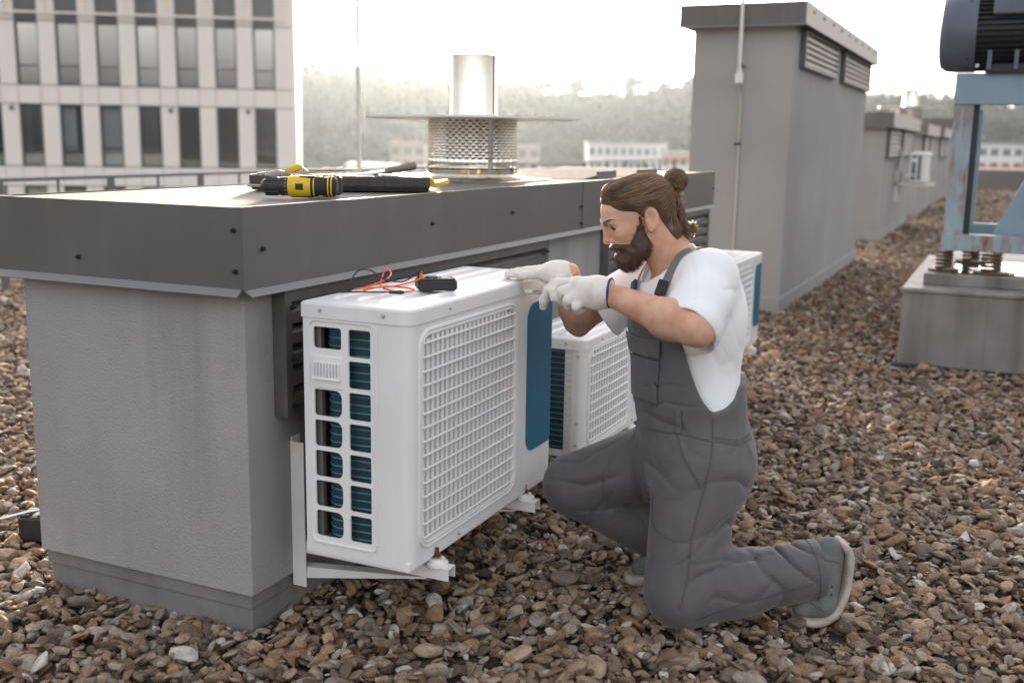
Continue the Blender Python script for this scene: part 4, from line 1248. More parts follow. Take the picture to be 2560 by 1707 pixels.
BUN = hl(-0.118, 0.0, 0.054)
def curves(name, strands, m, radius, parent):
    cu = bpy.data.curves.new(name, 'CURVE'); cu.dimensions = '3D'
    cu.bevel_depth = radius; cu.bevel_resolution = 0; cu.resolution_u = 1; cu.fill_mode = 'FULL'
    for S_ in strands:
        sp = cu.splines.new('POLY'); sp.points.add(len(S_) - 1)
        co = np.ones((len(S_), 4)); co[:, :3] = S_
        sp.points.foreach_set('co', co.ravel())
        rr = np.ones(len(S_)); rr[-1] = 0.25; rr[0] = 0.6
        sp.points.foreach_set('radius', rr)
    cu.materials.append(MATS[m])
    # to mesh so that every strand is real geometry
    tmp = bpy.data.objects.new('tmp', cu)
    COL.objects.link(tmp)
    dg = bpy.context.evaluated_depsgraph_get()
    me = bpy.data.meshes.new_from_object(tmp.evaluated_get(dg))
    bpy.data.objects.remove(tmp); bpy.data.curves.remove(cu)
    me.name = name
    me.polygons.foreach_set('use_smooth', [True] * len(me.polygons))
    o = link(name, me, parent)
    o['kind'] = 'stuff'      # hairs, past counting
    return o

def root_points(fn, poly, n, box, margin=0.0):
    out = []
    while sum(len(o) for o in out) < n:
        q = RNG.uniform(box[0], box[1], (n * 3, 3))
        p = HC + q @ RH.T
        p = snap(fn, p, 0.0, 4)
        q2 = (p - HC) @ RH
        ok = (poly_dist(q2[:, 0], q2[:, 2], poly) < -margin) & (np.abs(fn(p)) < 0.002)
        out.append(p[ok])
    return np.concatenate(out)[:n]

def scalp_strands(n, lift, seed):
    P = root_points(hair_cap, HAIRP, n, ((-0.13, -0.09, -0.09), (0.11, 0.09, 0.14)), 0.001)
    rg = np.random.default_rng(seed)
    lat = rg.normal(0, 0.010, (n, 3))
    up = lift * rg.random(n)
    S_ = [P.copy()]
    cur = P.copy()
    for k in range(11):
        tgt = BUN + lat
        v = tgt - cur
        dist = np.linalg.norm(v, axis=1)
        g = grad(hair_cap, cur)
        v = v / dist[:, None]
        v = v - g * np.sum(v * g, 1)[:, None]
        v = v / (np.linalg.norm(v, axis=1)[:, None] + 1e-6)
        cur = cur + v * np.minimum(dist, 0.017)[:, None]
        cur = snap(hair_cap, cur, 0.0008, 2) + g * (up * math.sin(k / 11 * 3.14))[:, None]
        S_.append(cur.copy())
    return np.stack(S_, 1)
curves('hair_strands', scalp_strands(2300, 0.002, 1), 'hair', 0.0005, hair)
curves('hair_strands', scalp_strands(620, 0.004, 2), 'hair_light', 0.00045, hair)
# bun: coiled locks and a tie
def bun_sdf(p):
    q = (p - BUN) @ RH
    d = ell(q, (-0.022, 0, 0.014), I3, (0.033, 0.033, 0.034))
    a = np.arctan2(q[:, 2] - 0.014, q[:, 0] + 0.022)
    r_ = np.hypot(q[:, 2] - 0.014, q[:, 0] + 0.022)
    d = d - 0.0030 * np.sin(a * 1.0 + r_ * 190 + q[:, 1] * 90 + 5 * noise(p, 30)) - 0.004 * noise(p, 70)
    return smin(d, rcone(p, BUN + RH @ V3(0.012, 0, -0.008), BUN + RH @ V3(-0.008, 0, 0.004), 0.022, 0.018), 0.01)
bun = link('hair_bun', sdf_mesh('hair_bun', [surface(bun_sdf, BUN - 0.09, BUN + 0.09, 0.003)], 'hair'), PR)
bs = []
rg = np.random.default_rng(3)
cB = BUN + RH @ V3(-0.022, 0, 0.014)
for i in range(420):
    t0 = rg.uniform(0, 6.28); tilt = rg.normal(0, 0.5); rr0 = rg.uniform(0.030, 0.036); yy = rg.uniform(-0.030, 0.030)
    rr = math.sqrt(max(rr0 ** 2 - yy ** 2, 1e-5))
    ln = rg.uniform(1.2, 2.6)
    wob = rg.normal(0, 0.0015, 3)
    ax3 = Matrix.Rotation(rg.normal(0, 0.28), 3, 'X') @ Matrix.Rotation(rg.normal(0, 0.28), 3, 'Z')
    bs.append(np.array([cB + wob + RH @ np.array(ax3 @ Vector((rr * math.cos(t0 + u), yy + 0.006 * math.sin(u * 1.3 + tilt), rr * math.sin(t0 + u)))) for u in np.linspace(0, ln, 9)]))
curves('bun_strands', bs[:300], 'hair', 0.0005, bun)
curves('bun_strands', bs[300:], 'hair_light', 0.0006, bun)
tp = [tuple(BUN + RH @ V3(-0.002 + 0.010 * math.sin(t), 0.021 * math.cos(t), -0.002 + 0.019 * math.sin(t))) for t in np.linspace(0, 2 * math.pi, 24)[:-1]]
MB().tube(tp, 0.003, 8, True).build('hair_tie', 'black_rubber', bun, True)
# loose tail below the bun, nape wisps with sunlight painted as pale strands
ws = []; ws2 = []
for i in range(900):
    a = BUN + RH @ V3(rg.normal(-0.012, 0.008), rg.normal(0, 0.014), rg.normal(-0.022, 0.010))
    t = rg.random()
    b = hl(-0.116 + rg.normal(0, 0.006), rg.normal(0.0, 0.022), 0.015 + rg.normal(0, 0.01))
    c_ = hl(-0.108 + rg.normal(0, 0.008), rg.normal(0.0, 0.022), -0.035 + rg.normal(0, 0.010))
    cu_ = rg.uniform(0.0, 1.0)
    e_ = hl(-0.104 - 0.016 * cu_ + rg.normal(0, 0.003), rg.normal(0.0, 0.022), -0.076 + rg.normal(0, 0.007))
    e2 = hl(-0.112 - 0.040 * cu_, rg.normal(0.0, 0.022), -0.090 + 0.018 * cu_ + rg.normal(0, 0.008))
    k = 1 if t < 0.25 else 0
    pts = [a, b, c_, e_, e2][: (4 if t > 0.6 else 5)]
    S_ = np.array([tuple(v) for v in spline(pts, 4)])
    (ws2 if i % 2 else ws).append(S_)
curves('nape_wisps', ws, 'hair', 0.0006, hair)
curves('nape_wisps', ws2, 'hair_light', 0.00055, hair)
fl = []
R0 = snap(hair_cap, HC + np.stack([rg.uniform(-0.06, 0.09, 60), rg.uniform(-0.05, 0.05, 60), np.full(60, 0.118)], 1) @ RH.T, 0.001)
for i in range(60):
    r0 = R0[i]
    d_ = (BUN - r0); d_ = d_ / np.linalg.norm(d_)
    fl.append(np.array([r0 + d_ * u * 0.06 + HU * (0.012 * math.sin(u * 3.0) * rg.uniform(0.3, 1.0)) + HL * 0.004 * math.sin(5 * u + i) for u in np.linspace(0, 1, 8)]))
curves('stray_hairs', fl, 'hair_light', 0.0003, hair)

# beard: dense pad under short strands
def beard_pad(p):
    q = (p - HC) @ RH
    m = poly_dist(q[:, 0], q[:, 2], BEARDP)
    full = np.clip((-(q[:, 2] + 0.010)) / 0.06, 0, 1) * np.clip((q[:, 0] + 0.02) / 0.05, 0, 1)
    th = np.clip(-m * 0.9, 0, 0.0015 + 0.024 * full)
    base = smin(head(p), neck(p) + 0.012, 0.015)
    chin = ell(q, (0.066, 0, -0.083), I3, (0.034, 0.037, 0.031))
    low = smin(base - th, chin + np.where(m < 0, 0.0, 0.02), 0.02)
    cut = smax(low, m, 0.003)
    return cut - 0.002 * noise(p, 90)
beard = link('beard', sdf_mesh('beard', [surface(beard_pad, (-0.34, -0.06, 0.95), (-0.10, 0.16, 1.19), 0.003)], 'beard'), PR)
BP = root_points(beard_pad, BEARDP, 3600, ((-0.03, -0.085, -0.125), (0.12, 0.085, 0.04)), 0.0005)
gq = (BP - HC) @ RH
gn = grad(beard_pad, BP)
dn = np.array([-0.25, 0, -1.0]) @ RH.T * 0.85
bl_ = []
for i in range(len(BP)):
    ln = (0.004 + 0.008 * min(1, max(0, (-gq[i, 2]) / 0.09))) * rg.uniform(0.6, 1.2)
    v = gn[i] * 0.55 + dn + rg.normal(0, 0.22, 3)
    v /= np.linalg.norm(v)
    w_ = v * 0.7 + dn * 0.5 - gn[i] * 0.25 + rg.normal(0, 0.15, 3); w_ /= np.linalg.norm(w_)
    bl_.append(np.array([BP[i] - gn[i] * 0.001, BP[i] + v * ln * 0.5, BP[i] + v * ln * 0.5 + w_ * ln * 0.5]))
curves('beard_strands', bl_[:3000], 'beard', 0.00042, beard)
curves('beard_strands', bl_[3000:], 'hair', 0.00045, beard)
# stubble edge and eyebrows
ebu = rg.random(520); ebs = np.where(np.arange(520) < 260, 1.0, -1.0)
q0 = np.stack([0.104 - 0.024 * ebu, ebs * (0.010 + 0.040 * ebu), 0.0420 + 0.007 * np.sin(ebu * 2.4) + rg.normal(0, 0.0024, 520) * (1.2 - ebu)], 1)
p0 = snap(head, HC + q0 @ RH.T, 0.0)
g0 = grad(head, p0)
d0 = np.stack([np.full(520, -0.45), ebs * 0.8, 0.35 - 0.7 * ebu], 1) @ RH.T
d0 /= np.linalg.norm(d0, axis=1)[:, None]
EB = np.stack([p0 - g0 * 0.0005, p0 + d0 * 0.004 + g0 * 0.0014, p0 + d0 * 0.008 + g0 * 0.0012], 1)
curves('eyebrows', EB[::2], 'beard', 0.00045, PR)
SP = HC + RNG.uniform((-0.03, -0.085, -0.10), (0.12, 0.085, 0.05), (9000, 3)) @ RH.T
SP = snap(head, SP, 0.0, 4)
sq = (SP - HC) @ RH
sd_ = poly_dist(sq[:, 0], sq[:, 2], BEARDP)
ok_ = (sd_ > -0.002) & (RNG.random(len(SP)) * 0.009 > sd_) & (np.abs(head(SP)) < 0.001) & (sq[:, 2] < 0.02) & ~((sq[:, 0] > 0.075) & (sq[:, 2] > -0.030))
SP = SP[ok_]; sg_ = grad(head, SP)
sv_ = sg_ * 0.5 + dn + RNG.normal(0, 0.25, SP.shape); sv_ /= np.linalg.norm(sv_, axis=1)[:, None]
curves('stubble', np.stack([SP - sg_ * 0.0005, SP + sv_ * 0.0025, SP + sv_ * 0.005], 1), 'beard', 0.0003, beard)
# ------------------------------------------------------------------ T-shirt
def folds(p, ax, freq, amp, off, warp=1.6):
    """crumple ridges running across the direction ax"""
    ax = np.asarray(ax, float); ax = ax / np.linalg.norm(ax)
    ph = (p @ ax) * freq + warp * 4 * noise(p, 7.0, off) + 1.2 * noise(p, 15, off + 3)
    return amp * (1 - np.abs(np.sin(ph * 0.75))) ** 3.2

def near_w(p, c, r): return np.exp(-np.sum((p - np.asarray(c, float)) ** 2, 1) / (r * r))

HEMN = V3(-0.080, -0.190, 0.848)
SLN = V3(-0.60, -0.46, -0.655); SLN /= np.linalg.norm(SLN)
HEMF = SHF + (ELF - SHF) * 0.70 + V3(0.01, 0, -0.022)
SLF = (ELF - SHF) / np.linalg.norm(ELF - SHF)
COLL = NKB + V3(-0.012, 0, 0.020)
NAX = (NKT - NKB) / np.linalg.norm(NKT - NKB)
CAX = NAX * 0.75 + FT * 0.35; CAX = CAX + V3(0, 0, 0.25); CAX /= np.linalg.norm(CAX)

def shirt(p):
    d = torso(p) - 0.020
    d = smin(d, rcone(p, NKB + V3(0.03, 0.0, -0.035), SHN + V3(0.0, 0.0, 0.012), 0.062, 0.068), 0.05)
    d = smin(d, rcone(p, NKB + V3(0.03, 0.0, -0.035), SHF + V3(0.0, 0.0, 0.0), 0.062, 0.062), 0.05)
    d = smin(d, ell(p, (0.016, 0.02, 0.86), RT_, (0.086, 0.14, 0.16)), 0.06)                                      # back of the loose shirt
    SA, SB = SHN + V3(0.004, -0.004, 0.0), HEMN - SLN * 0.012
    sl = rcone(p, SA, SB, 0.073, 0.090)
    sl = smin(sl, rcone(p, SHN, SHN + (ELN - SHN) * 0.9, 0.066, 0.064), 0.03)
    sl = smin(sl, ell(p, SHN + (ELN - SHN) * 0.45, I3, (0.066, 0.066, 0.068)), 0.03)
    pl = (p - HEMN) @ SLN
    sl = smax(smax(sl, pl, 0.003), -np.maximum(sl + 0.0085, -(pl + 0.045)), 0.002)
    sf = rcone(p, SHF, HEMF + SLF * 0.03, 0.066, 0.092)
    sf = smax(sf, (p - HEMF) @ SLF, 0.004)
    sf = smax(sf, -np.maximum(rcone(p, SHF, HEMF + SLF * 0.03, 0.056, 0.0835), -((p - HEMF) @ SLF + 0.05)), 0.002)
    d = smin(smin(d, sl, 0.035), sf, 0.04)
    f = 0.005 * noise(p, 9, 1) + 0.003 * noise(p, (24, 24, 9), 2)
    f = f + folds(p, (0.55, 0.1, 0.6), 40, 0.003, 5, 2.8) * near_w(p, (0.05, -0.08, 0.83), 0.09)
    f = f + folds(p, (0.95, 0.2, 0.10), 40, 0.005, 8, 2.2) * near_w(p, (0.03, -0.12, 0.70), 0.11)
    f = f + folds(p, (0.7, -0.1, 0.5), 44, 0.007, 9, 2.0) * near_w(p, SHN + V3(0.0, -0.07, -0.02), 0.08)
    d = d + f
    cut = (p - COLL) @ CAX
    d = smax(d, -np.maximum(0.004 - cut, neck_core(p) - 0.040), 0.006)
    return smax(d, -(neck_core(p) - 0.003 + np.where(cut < -0.03, 0.05, 0.0)), 0.003)
shirt_o = link('t_shirt', sdf_mesh('t_shirt', [surface(shirt, (-0.36, -0.36, 0.50), (0.20, 0.36, 1.09), 0.0042)], 'shirt'), PR)
# fine hairs on the near forearm
AP = ELN + (WRN - ELN) * RNG.random((900, 1)) + RNG.normal(0, 0.04, (900, 3))
fa_ = lambda p: arm(p, SHN, ELN, WRN)
AP = snap(fa_, AP, 0.0, 5); AP = AP[shirt(AP) > 0.012]; ag_ = grad(fa_, AP)
av_ = (WRN - ELN) / np.linalg.norm(WRN - ELN) * 0.8 + ag_ * 0.35 + V3(0, 0, -0.4) + RNG.normal(0, 0.25, AP.shape); av_ /= np.linalg.norm(av_, axis=1)[:, None]
curves('arm_hair', np.stack([AP, AP + av_ * 0.004 + ag_ * 0.001, AP + av_ * 0.009], 1), 'hair_light', 0.00013, PR)

def sleeve_n(p): return rcone(p, SHN + V3(0.004, -0.004, 0.0), HEMN - SLN * 0.012, 0.073, 0.090)
def ring_on(fn, c, ax, r0, rad_, name, m, parent, off=0.0):
    ax = np.asarray(ax, float); ax /= np.linalg.norm(ax)
    u = np.cross(ax, V3(0, 0, 1)); u /= np.linalg.norm(u); v = np.cross(ax, u)
    P = np.array([np.asarray(c, float) + u * r0 * math.cos(t) + v * r0 * math.sin(t) for t in np.linspace(0, 2 * math.pi, 49)[:-1]])
    for _ in range(8):
        P = P - grad(fn, P) * (fn(P) - off)[:, None]
        P = P - np.outer((P - c) @ ax, ax)
    return MB().tube([tuple(q) for q in P], rad_, 8, True).build(name, m, parent, True)
ring_on(sleeve_n, HEMN - SLN * 0.003, SLN, 0.09, 0.0028, 'sleeve_hem', 'shirt', shirt_o, -0.002)
ring_on(sleeve_n, HEMN - SLN * 0.020, SLN, 0.09, 0.0012, 'sleeve_stitch', 'shirt', shirt_o, 0.0)
# collar band and hem stitching
cr_ = []
cb1 = np.cross(CAX, V3(0, 0, 1)); cb1 /= np.linalg.norm(cb1); cb2 = np.cross(CAX, cb1)
for t in np.linspace(0, 2 * math.pi, 49)[:-1]:
    cr_.append(COLL + cb1 * 0.075 * math.cos(t) + cb2 * 0.082 * math.sin(t))
cr_ = np.array(cr_)
for _ in range(10):
    dn_ = neck_core(cr_) - 0.004
    cr_ = cr_ - grad(neck_core, cr_) * dn_[:, None]
    cr_ = cr_ - np.outer((cr_ - COLL) @ CAX, CAX)
MB().tube([tuple(v - CAX * 0.002) for v in cr_], 0.0055, 8, True).build('collar', 'shirt', shirt_o, True)

# ------------------------------------------------------------------ overalls
HPN, KNN, HMN = V3(-0.008, -0.092, 0.43), V3(-0.068, -0.205, 0.105), V3(0.330, -0.162, 0.158)
HPF, KNF, HMF = V3(-0.025, 0.100, 0.415), V3(-0.352, 0.186, 0.290), V3(-0.035, 0.165, 0.10)
SC = [(-0.20, 0.70), (-0.11, 0.69), (-0.060, 0.668), (-0.020, 0.640), (0.020, 0.618), (0.055, 0.609), (0.075, 0.618), (0.090, 0.645), (0.100, 0.695), (0.107, 0.80), (0.111, 0.905), (0.115, 0.925), (0.2, 0.925)]
def scoop(p):
    s_ = (p - V3(-0.012, 0.022, 0.7)) @ FT2
    return np.interp(s_, [a for a, b in SC], [b for a, b in SC])
KAX = (KNN - HPN) / np.linalg.norm(KNN - HPN); SAX = (HMN - KNN) / np.linalg.norm(HMN - KNN)
FAX = (KNF - HPF) / np.linalg.norm(KNF - HPF); GAX = (HMF - KNF) / np.linalg.norm(HMF - KNF)

def shirt_soft(p):
    d = torso(p) - 0.020
    d = smin(d, rcone(p, NKB + V3(0.03, 0.0, -0.035), SHN + V3(0.0, 0.0, 0.012), 0.062, 0.068), 0.05)
    d = smin(d, rcone(p, NKB + V3(0.03, 0.0, -0.035), SHF + V3(0.0, 0.0, 0.0), 0.062, 0.062), 0.05)
    return smin(d, ell(p, (0.016, 0.02, 0.86), RT_, (0.086, 0.14, 0.16)), 0.06)
def overall_raw(p):
    up = smin(torso(p) - 0.029, shirt_soft(p) - 0.009, 0.02)
    up = smin(up, ell(p, (0.040, -0.02, 0.44), RT_, (0.095, 0.128, 0.12)), 0.06)                 # seat
    up = smin(up, ell(p, (-0.065, 0.01, 0.66), RT_, (0.10, 0.125, 0.15)), 0.07)                   # loose bib front
    th = rcone(p, HPN, KNN, 0.133, 0.097)
    sh_ = rcone(p, KNN + V3(0.01, 0.0, 0.0), HMN, 0.094, 0.079)
    sh_ = smin(sh_, ell(p, KNN + SAX * 0.14, I3, (0.11, 0.08, 0.085)), 0.05)
    nl = smin(th, sh_, 0.035)
    nl = smax(nl, (p - HMN) @ SAX - 0.0, 0.004)
    nl = smax(nl, -np.maximum(rcone(p, KNN + SAX * 0.25, HMN + SAX * 0.05, 0.06, 0.073), -((p - HMN) @ SAX + 0.06)), 0.003)
    tf = rcone(p, HPF, KNF, 0.126, 0.090)
    sf = rcone(p, KNF + V3(0.012, 0, -0.012), HMF, 0.088, 0.073)
    fl_ = smin(tf, sf, 0.03)
    fl_ = smax(fl_, (p - HMF) @ GAX - 0.03, 0.004)
    d = smin(smin(up, nl, 0.05), fl_, 0.05)
    return d

def overall(p):
    d = overall_raw(p)
    f = 0.006 * noise(p, 7, 4) + 0.0022 * noise(p, 20, 6)
    f = f + 0.002 * (0.35 - np.abs(noise(p, (17, 17, 12), 21))) * np.clip(noise(p, 5, 22) * 4 + 0.6, 0, 1)
    f = f + folds(p, KAX * 0.8 + V3(0.5, 0, 0.3), 52, 0.020, 1) * near_w(p, (0.06, -0.20, 0.20), 0.12)          # back of the knee
    f = f + folds(p, KAX + V3(0.45, 0, 0), 40, 0.017, 2) * near_w(p, (0.06, -0.19, 0.32), 0.12)                  # under the seat
    f = f + folds(p, SAX + V3(0, 0, 0.6), 46, 0.022, 3) * near_w(p, (0.22, -0.19, 0.19), 0.10)                   # calf
    f = f + folds(p, (0.55, 0.1, 0.85), 44, 0.022, 4) * near_w(p, (-0.13, -0.10, 0.47), 0.10)                    # hip crease
    f = f + folds(p, (-0.3, 0.0, 1.0), 34, 0.006, 14) * near_w(p, (-0.12, -0.12, 0.62), 0.09)
    f = f + folds(p, FAX * 0.4 + V3(0.2, 0, 0.9), 44, 0.014, 6) * near_w(p, (-0.30, 0.10, 0.33), 0.10)           # raised knee
    f = f + folds(p, FAX + V3(0, 0, 0.5), 40, 0.018, 7) * near_w(p, (-0.20, 0.05, 0.33), 0.09)
    f = f + folds(p, GAX + V3(0.2, 0, 0.5), 46, 0.017, 17) * near_w(p, (-0.22, 0.11, 0.20), 0.10)
    f = f + folds(p, V3(0.9, -0.3, 0.0), 95, 0.005, 9, 0.6) * near_w(p, (0.10, -0.15, 0.55), 0.055)               # gathered waist
    d = d + f - 0.005
    d = smax(d, p[:, 2] - scoop(p), 0.004)
    return smax(d, -p[:, 2] + 0.004, 0.01)
ov = link('overalls', sdf_mesh('overalls', [surface(overall, (-0.48, -0.36, -0.01), (0.40, 0.34, 0.95), 0.004)], 'overall'), PR)

def ribbon(fn, pts, width, name, m, off=0.004, thick=0.003, parent=None, n=6, bow=0.0):
    """a strip of cloth lying on a surface"""
    P = np.array([tuple(v) for v in spline(pts, n)])
    P = snap(fn, P, off)
    T = np.gradient(P, axis=0); T /= np.linalg.norm(T, axis=1)[:, None] + 1e-9
    G = grad(fn, P, 0.006)
    B_ = np.cross(T, G); B_ /= np.linalg.norm(B_, axis=1)[:, None] + 1e-9
    V = []; F = []
    for i in range(len(P)):
        for (w_, t_) in ((-0.5, -1), (-0.5, 1), (0.5, 1), (0.5, -1)):
            V.append(P[i] + B_[i] * width * w_ + G[i] * thick * 0.5 * t_)
    for i in range(len(P) - 1):
        for k in range(4): F.append((i * 4 + k, i * 4 + (k + 1) % 4, (i + 1) * 4 + (k + 1) % 4, (i + 1) * 4 + k))
    F += [(3, 2, 1, 0), tuple(len(V) - 4 + k for k in range(4))]
    return MB().add(V, F).build(name, m, parent or PR, True, sharp=40)

def patch(name, fn, c, u, v, outline, thick, m, parent, off=0.002, nu=18):
    """a flat piece of cloth (outline in u,v around c) wrapped onto a surface"""
    u = np.asarray(u, float); u /= np.linalg.norm(u); v = np.asarray(v, float); v /= np.linalg.norm(v)
    xs = [q[0] for q in outline]; ys = [q[1] for q in outline]
    gx = np.linspace(min(xs), max(xs), nu); gy = np.linspace(min(ys), max(ys), nu)
    V = []; F = []; ids = {}
    for i, a in enumerate(gx):
        for j, b in enumerate(gy):
            ids[i, j] = len(V); V.append(np.asarray(c, float) + u * a + v * b)
    keep = [(i, j) for i in range(nu - 1) for j in range(nu - 1) if in_poly(((gx[i] + gx[i + 1]) / 2, (gy[j] + gy[j + 1]) / 2), outline)]
    P = snap(fn, np.array(V), off)
    me = mesh_from(name, P, [(ids[i, j], ids[i + 1, j], ids[i + 1, j + 1], ids[i, j + 1]) for i, j in keep], m, True)
    o = link(name, me, parent)
    md = o.modifiers.new('thickness', 'SOLIDIFY'); md.thickness = thick; md.offset = 0
    return o

# bound edge of the bib, running from the chest under the arm to the back
for sd in (1, -1):
    E_ = []
    for s_, z_ in [(a, b) for a, b in SC if -0.10 < a < 0.113]:
        E_.append((s_, z_))
    ss_ = np.linspace(-0.085, 0.1115, 40)
    zz_ = np.interp(ss_, [a for a, b in SC], [b for a, b in SC]) - 0.003
    pz = zz_ - 0.7
    P_ = V3(-0.012, 0.022, 0.7) + np.outer(ss_ + pz * math.sin(lean), FT) / math.cos(lean) + np.outer(np.full(40, 0.2 * sd), LT)
    P_[:, 2] = zz_
    for _ in range(40): P_ = P_ - np.outer(overall_raw(P_) * 0.7, LT * sd)
    okp = np.abs(overall_raw(P_)) < 0.004
    MB().tube([tuple(v) for v in P_[okp]], 0.0032, 8).build('edge_binding', 'overall', ov, True)

# straps with buckles
S1 = [(-0.131, -0.066, 0.930), (-0.120, -0.064, 0.965), (-0.088, -0.045, 1.005), (-0.050, -0.012, 1.035), (0.0, 0.03, 1.035), (0.05, 0.055, 0.98), (0.085, 0.08, 0.90), (0.11, 0.10, 0.78), (0.12, 0.10, 0.72)]
S2 = [(-0.200, 0.060, 0.915), (-0.192, 0.075, 0.95), (-0.165, 0.11, 0.985), (-0.105, 0.15, 1.02), (-0.04, 0.13, 1.02), (0.03, 0.09, 0.97), (0.07, 0.06, 0.88), (0.105, 0.04, 0.76), (0.115, 0.03, 0.70)]
for S_ in (S1, S2):
    st_ = ribbon(shirt_soft, S_, 0.028, 'strap', 'strap', 0.0065, 0.003, ov)
    c0 = snap(shirt_soft, np.array([S_[0], S_[1]], float), 0.016)
    g0 = grad(shirt_soft, c0, 0.006)[0]; t0 = c0[1] - c0[0]; t0 /= np.linalg.norm(t0); b0 = np.cross(t0, g0); b0 /= np.linalg.norm(b0)
    Mx = Matrix(((b0[0], t0[0], g0[0], c0[0][0] + t0[0] * 0.016), (b0[1], t0[1], g0[1], c0[0][1] + t0[1] * 0.016), (b0[2], t0[2], g0[2], c0[0][2] + t0[2] * 0.016), (0, 0, 0, 1)))
    bk = MB().box(-0.017, 0.017, -0.024, 0.024, -0.004, 0.005, 0.003).box(-0.013, 0.013, -0.020, -0.002, 0.005, 0.009, 0.002).xform(Mx).build('buckle', 'black_plastic', st_)
    MB().box(-0.013, 0.013, 0.007, 0.019, 0.0052, 0.0062).xform(Mx).build('slot', 'black_rubber', bk)
# seams, pockets, belt loop
def seam(pts, name='seam', w=0.0035, off=0.0012): return ribbon(overall, pts, w, name, 'overall_seam', off, 0.0016, ov, 8)
seam([(0.011, -0.171, 0.600), (0.009, -0.194, 0.55), (-0.006, -0.235, 0.469), (-0.035, -0.257, 0.363), (-0.052, -0.274, 0.281), (-0.063, -0.298, 0.177), (-0.085, -0.311, 0.094)])
seam([(-0.034, -0.304, 0.059), (0.086, -0.29, 0.10), (0.212, -0.262, 0.128), (0.297, -0.251, 0.150)])
seam([(-0.154, -0.056, 0.535), (-0.12, -0.12, 0.545), (-0.081, -0.155, 0.55), (-0.03, -0.185, 0.546), (0.009, -0.199, 0.543)])
seam([(-0.087, -0.154, 0.544), (-0.080, -0.185, 0.512), (-0.068, -0.208, 0.484), (-0.029, -0.245, 0.421)], 'pocket_edge', 0.005, 0.002)
seam([(-0.14, -0.142, 0.373), (-0.148, -0.179, 0.295), (-0.108, -0.254, 0.273), (-0.046, -0.277, 0.276)])
for q in range(3): seam([(0.015, -0.194, 0.556 - 0.008 * q), (0.072, -0.186, 0.549 - 0.008 * q), (0.113, -0.162, 0.545 - 0.008 * q), (0.15, -0.10, 0.545 - 0.008 * q)], 'elastic', 0.0022, 0.0005)
ribbon(overall, [(-0.084, -0.141, 0.612), (-0.084, -0.146, 0.59), (-0.084, -0.15, 0.57), (-0.084, -0.154, 0.55)], 0.015, 'belt_loop', 'overall', 0.006, 0.004, ov)
bc = V3(-0.150, -0.03, 0.755)
patch('bib_pocket', overall, bc + V3(0, 0, -0.065), LT, (0, 0, 1), [(-0.12, -0.07), (0.06, -0.07), (0.06, 0.05), (-0.12, 0.05)], 0.004, 'overall', ov, 0.005)
patch('pocket_flap', overall, bc + V3(0.0, 0, 0.020), LT, (0, 0, 1), [(-0.125, -0.026), (0.062, -0.026), (0.062, 0.026), (-0.125, 0.026)], 0.004, 'overall', ov, 0.007)
hem_ring = []
sb1 = np.cross(SAX, V3(0, 0, 1)); sb1 /= np.linalg.norm(sb1); sb2 = np.cross(SAX, sb1)
for t in np.linspace(0, 2 * math.pi, 41)[:-1]: hem_ring.append(HMN - SAX * 0.022 + sb1 * 0.08 * math.cos(t) + sb2 * 0.08 * math.sin(t))
hr = snap(overall, np.array(hem_ring), 0.0008)
MB().tube([tuple(v) for v in hr], 0.0014, 6, True).build('hem_stitch', 'overall_seam', ov, True)

# ------------------------------------------------------------------ gloves
def chain(p, pts, rs, k=0.006):
    d = None
    for i in range(len(pts) - 1):
        e = rcone(p, pts[i], pts[i + 1], rs[i], rs[i + 1])
        d = e if d is None else smin(d, e, k)
    return d

def near_hand(p):
    wr = V3(-0.290, -0.064, 0.932)
    d = rcone(p, wr + V3(0.018, -0.006, 0.0), V3(-0.315, -0.045, 0.930), 0.040, 0.041)
    pal = smin(rcone(p, V3(-0.318, -0.040, 0.936), V3(-0.366, -0.006, 0.944), 0.040, 0.026), rcone(p, V3(-0.318, -0.046, 0.920), V3(-0.372, -0.032, 0.910), 0.038, 0.024), 0.02)
    d = smin(d, pal, 0.025)
    d = smin(d, chain(p, [V3(-0.365, 0.004, 0.952), V3(-0.424, 0.038, 0.944), V3(-0.438, 0.026, 0.922), V3(-0.434, 0.018, 0.902)], [0.0165, 0.0145, 0.013, 0.0115]), 0.007)     # index
    d = smin(d, chain(p, [V3(-0.366, -0.016, 0.944), V3(-0.414, -0.010, 0.926), V3(-0.422, 0.004, 0.905), V3(-0.405, 0.010, 0.890)], [0.0165, 0.0145, 0.013, 0.012]), 0.005)    # middle
    d = smin(d, chain(p, [V3(-0.366, -0.032, 0.926), V3(-0.397, -0.034, 0.904), V3(-0.394, -0.016, 0.886), V3(-0.376, -0.002, 0.884)], [0.0155, 0.014, 0.0125, 0.0115]), 0.005)    # ring
    d = smin(d, chain(p, [V3(-0.352, -0.050, 0.908), V3(-0.374, -0.052, 0.889), V3(-0.366, -0.034, 0.877), V3(-0.350, -0.02, 0.880)], [0.0145, 0.0125, 0.0115, 0.011]), 0.005)     # little
    d = smin(d, chain(p, [V3(-0.325, -0.010, 0.918), V3(-0.360, 0.030, 0.912), V3(-0.396, 0.040, 0.914), V3(-0.420, 0.042, 0.918)], [0.020, 0.0165, 0.0145, 0.012]), 0.008)          # thumb on the far side
    cu = (p - V3(-0.30, -0.055, 0.93)) @ (V3(0.93, -0.30, 0.0))
    a = np.arctan2(p[:, 2] - 0.932, (p - wr) @ V3(0.33, 0.94, 0))
    d = d - 0.0010 * np.sin(a * 30) * np.clip((cu + 0.012) / 0.02, 0, 1) + 0.002 * noise(p, 45, 3)
    return smax(d, cu - 0.026, 0.003)
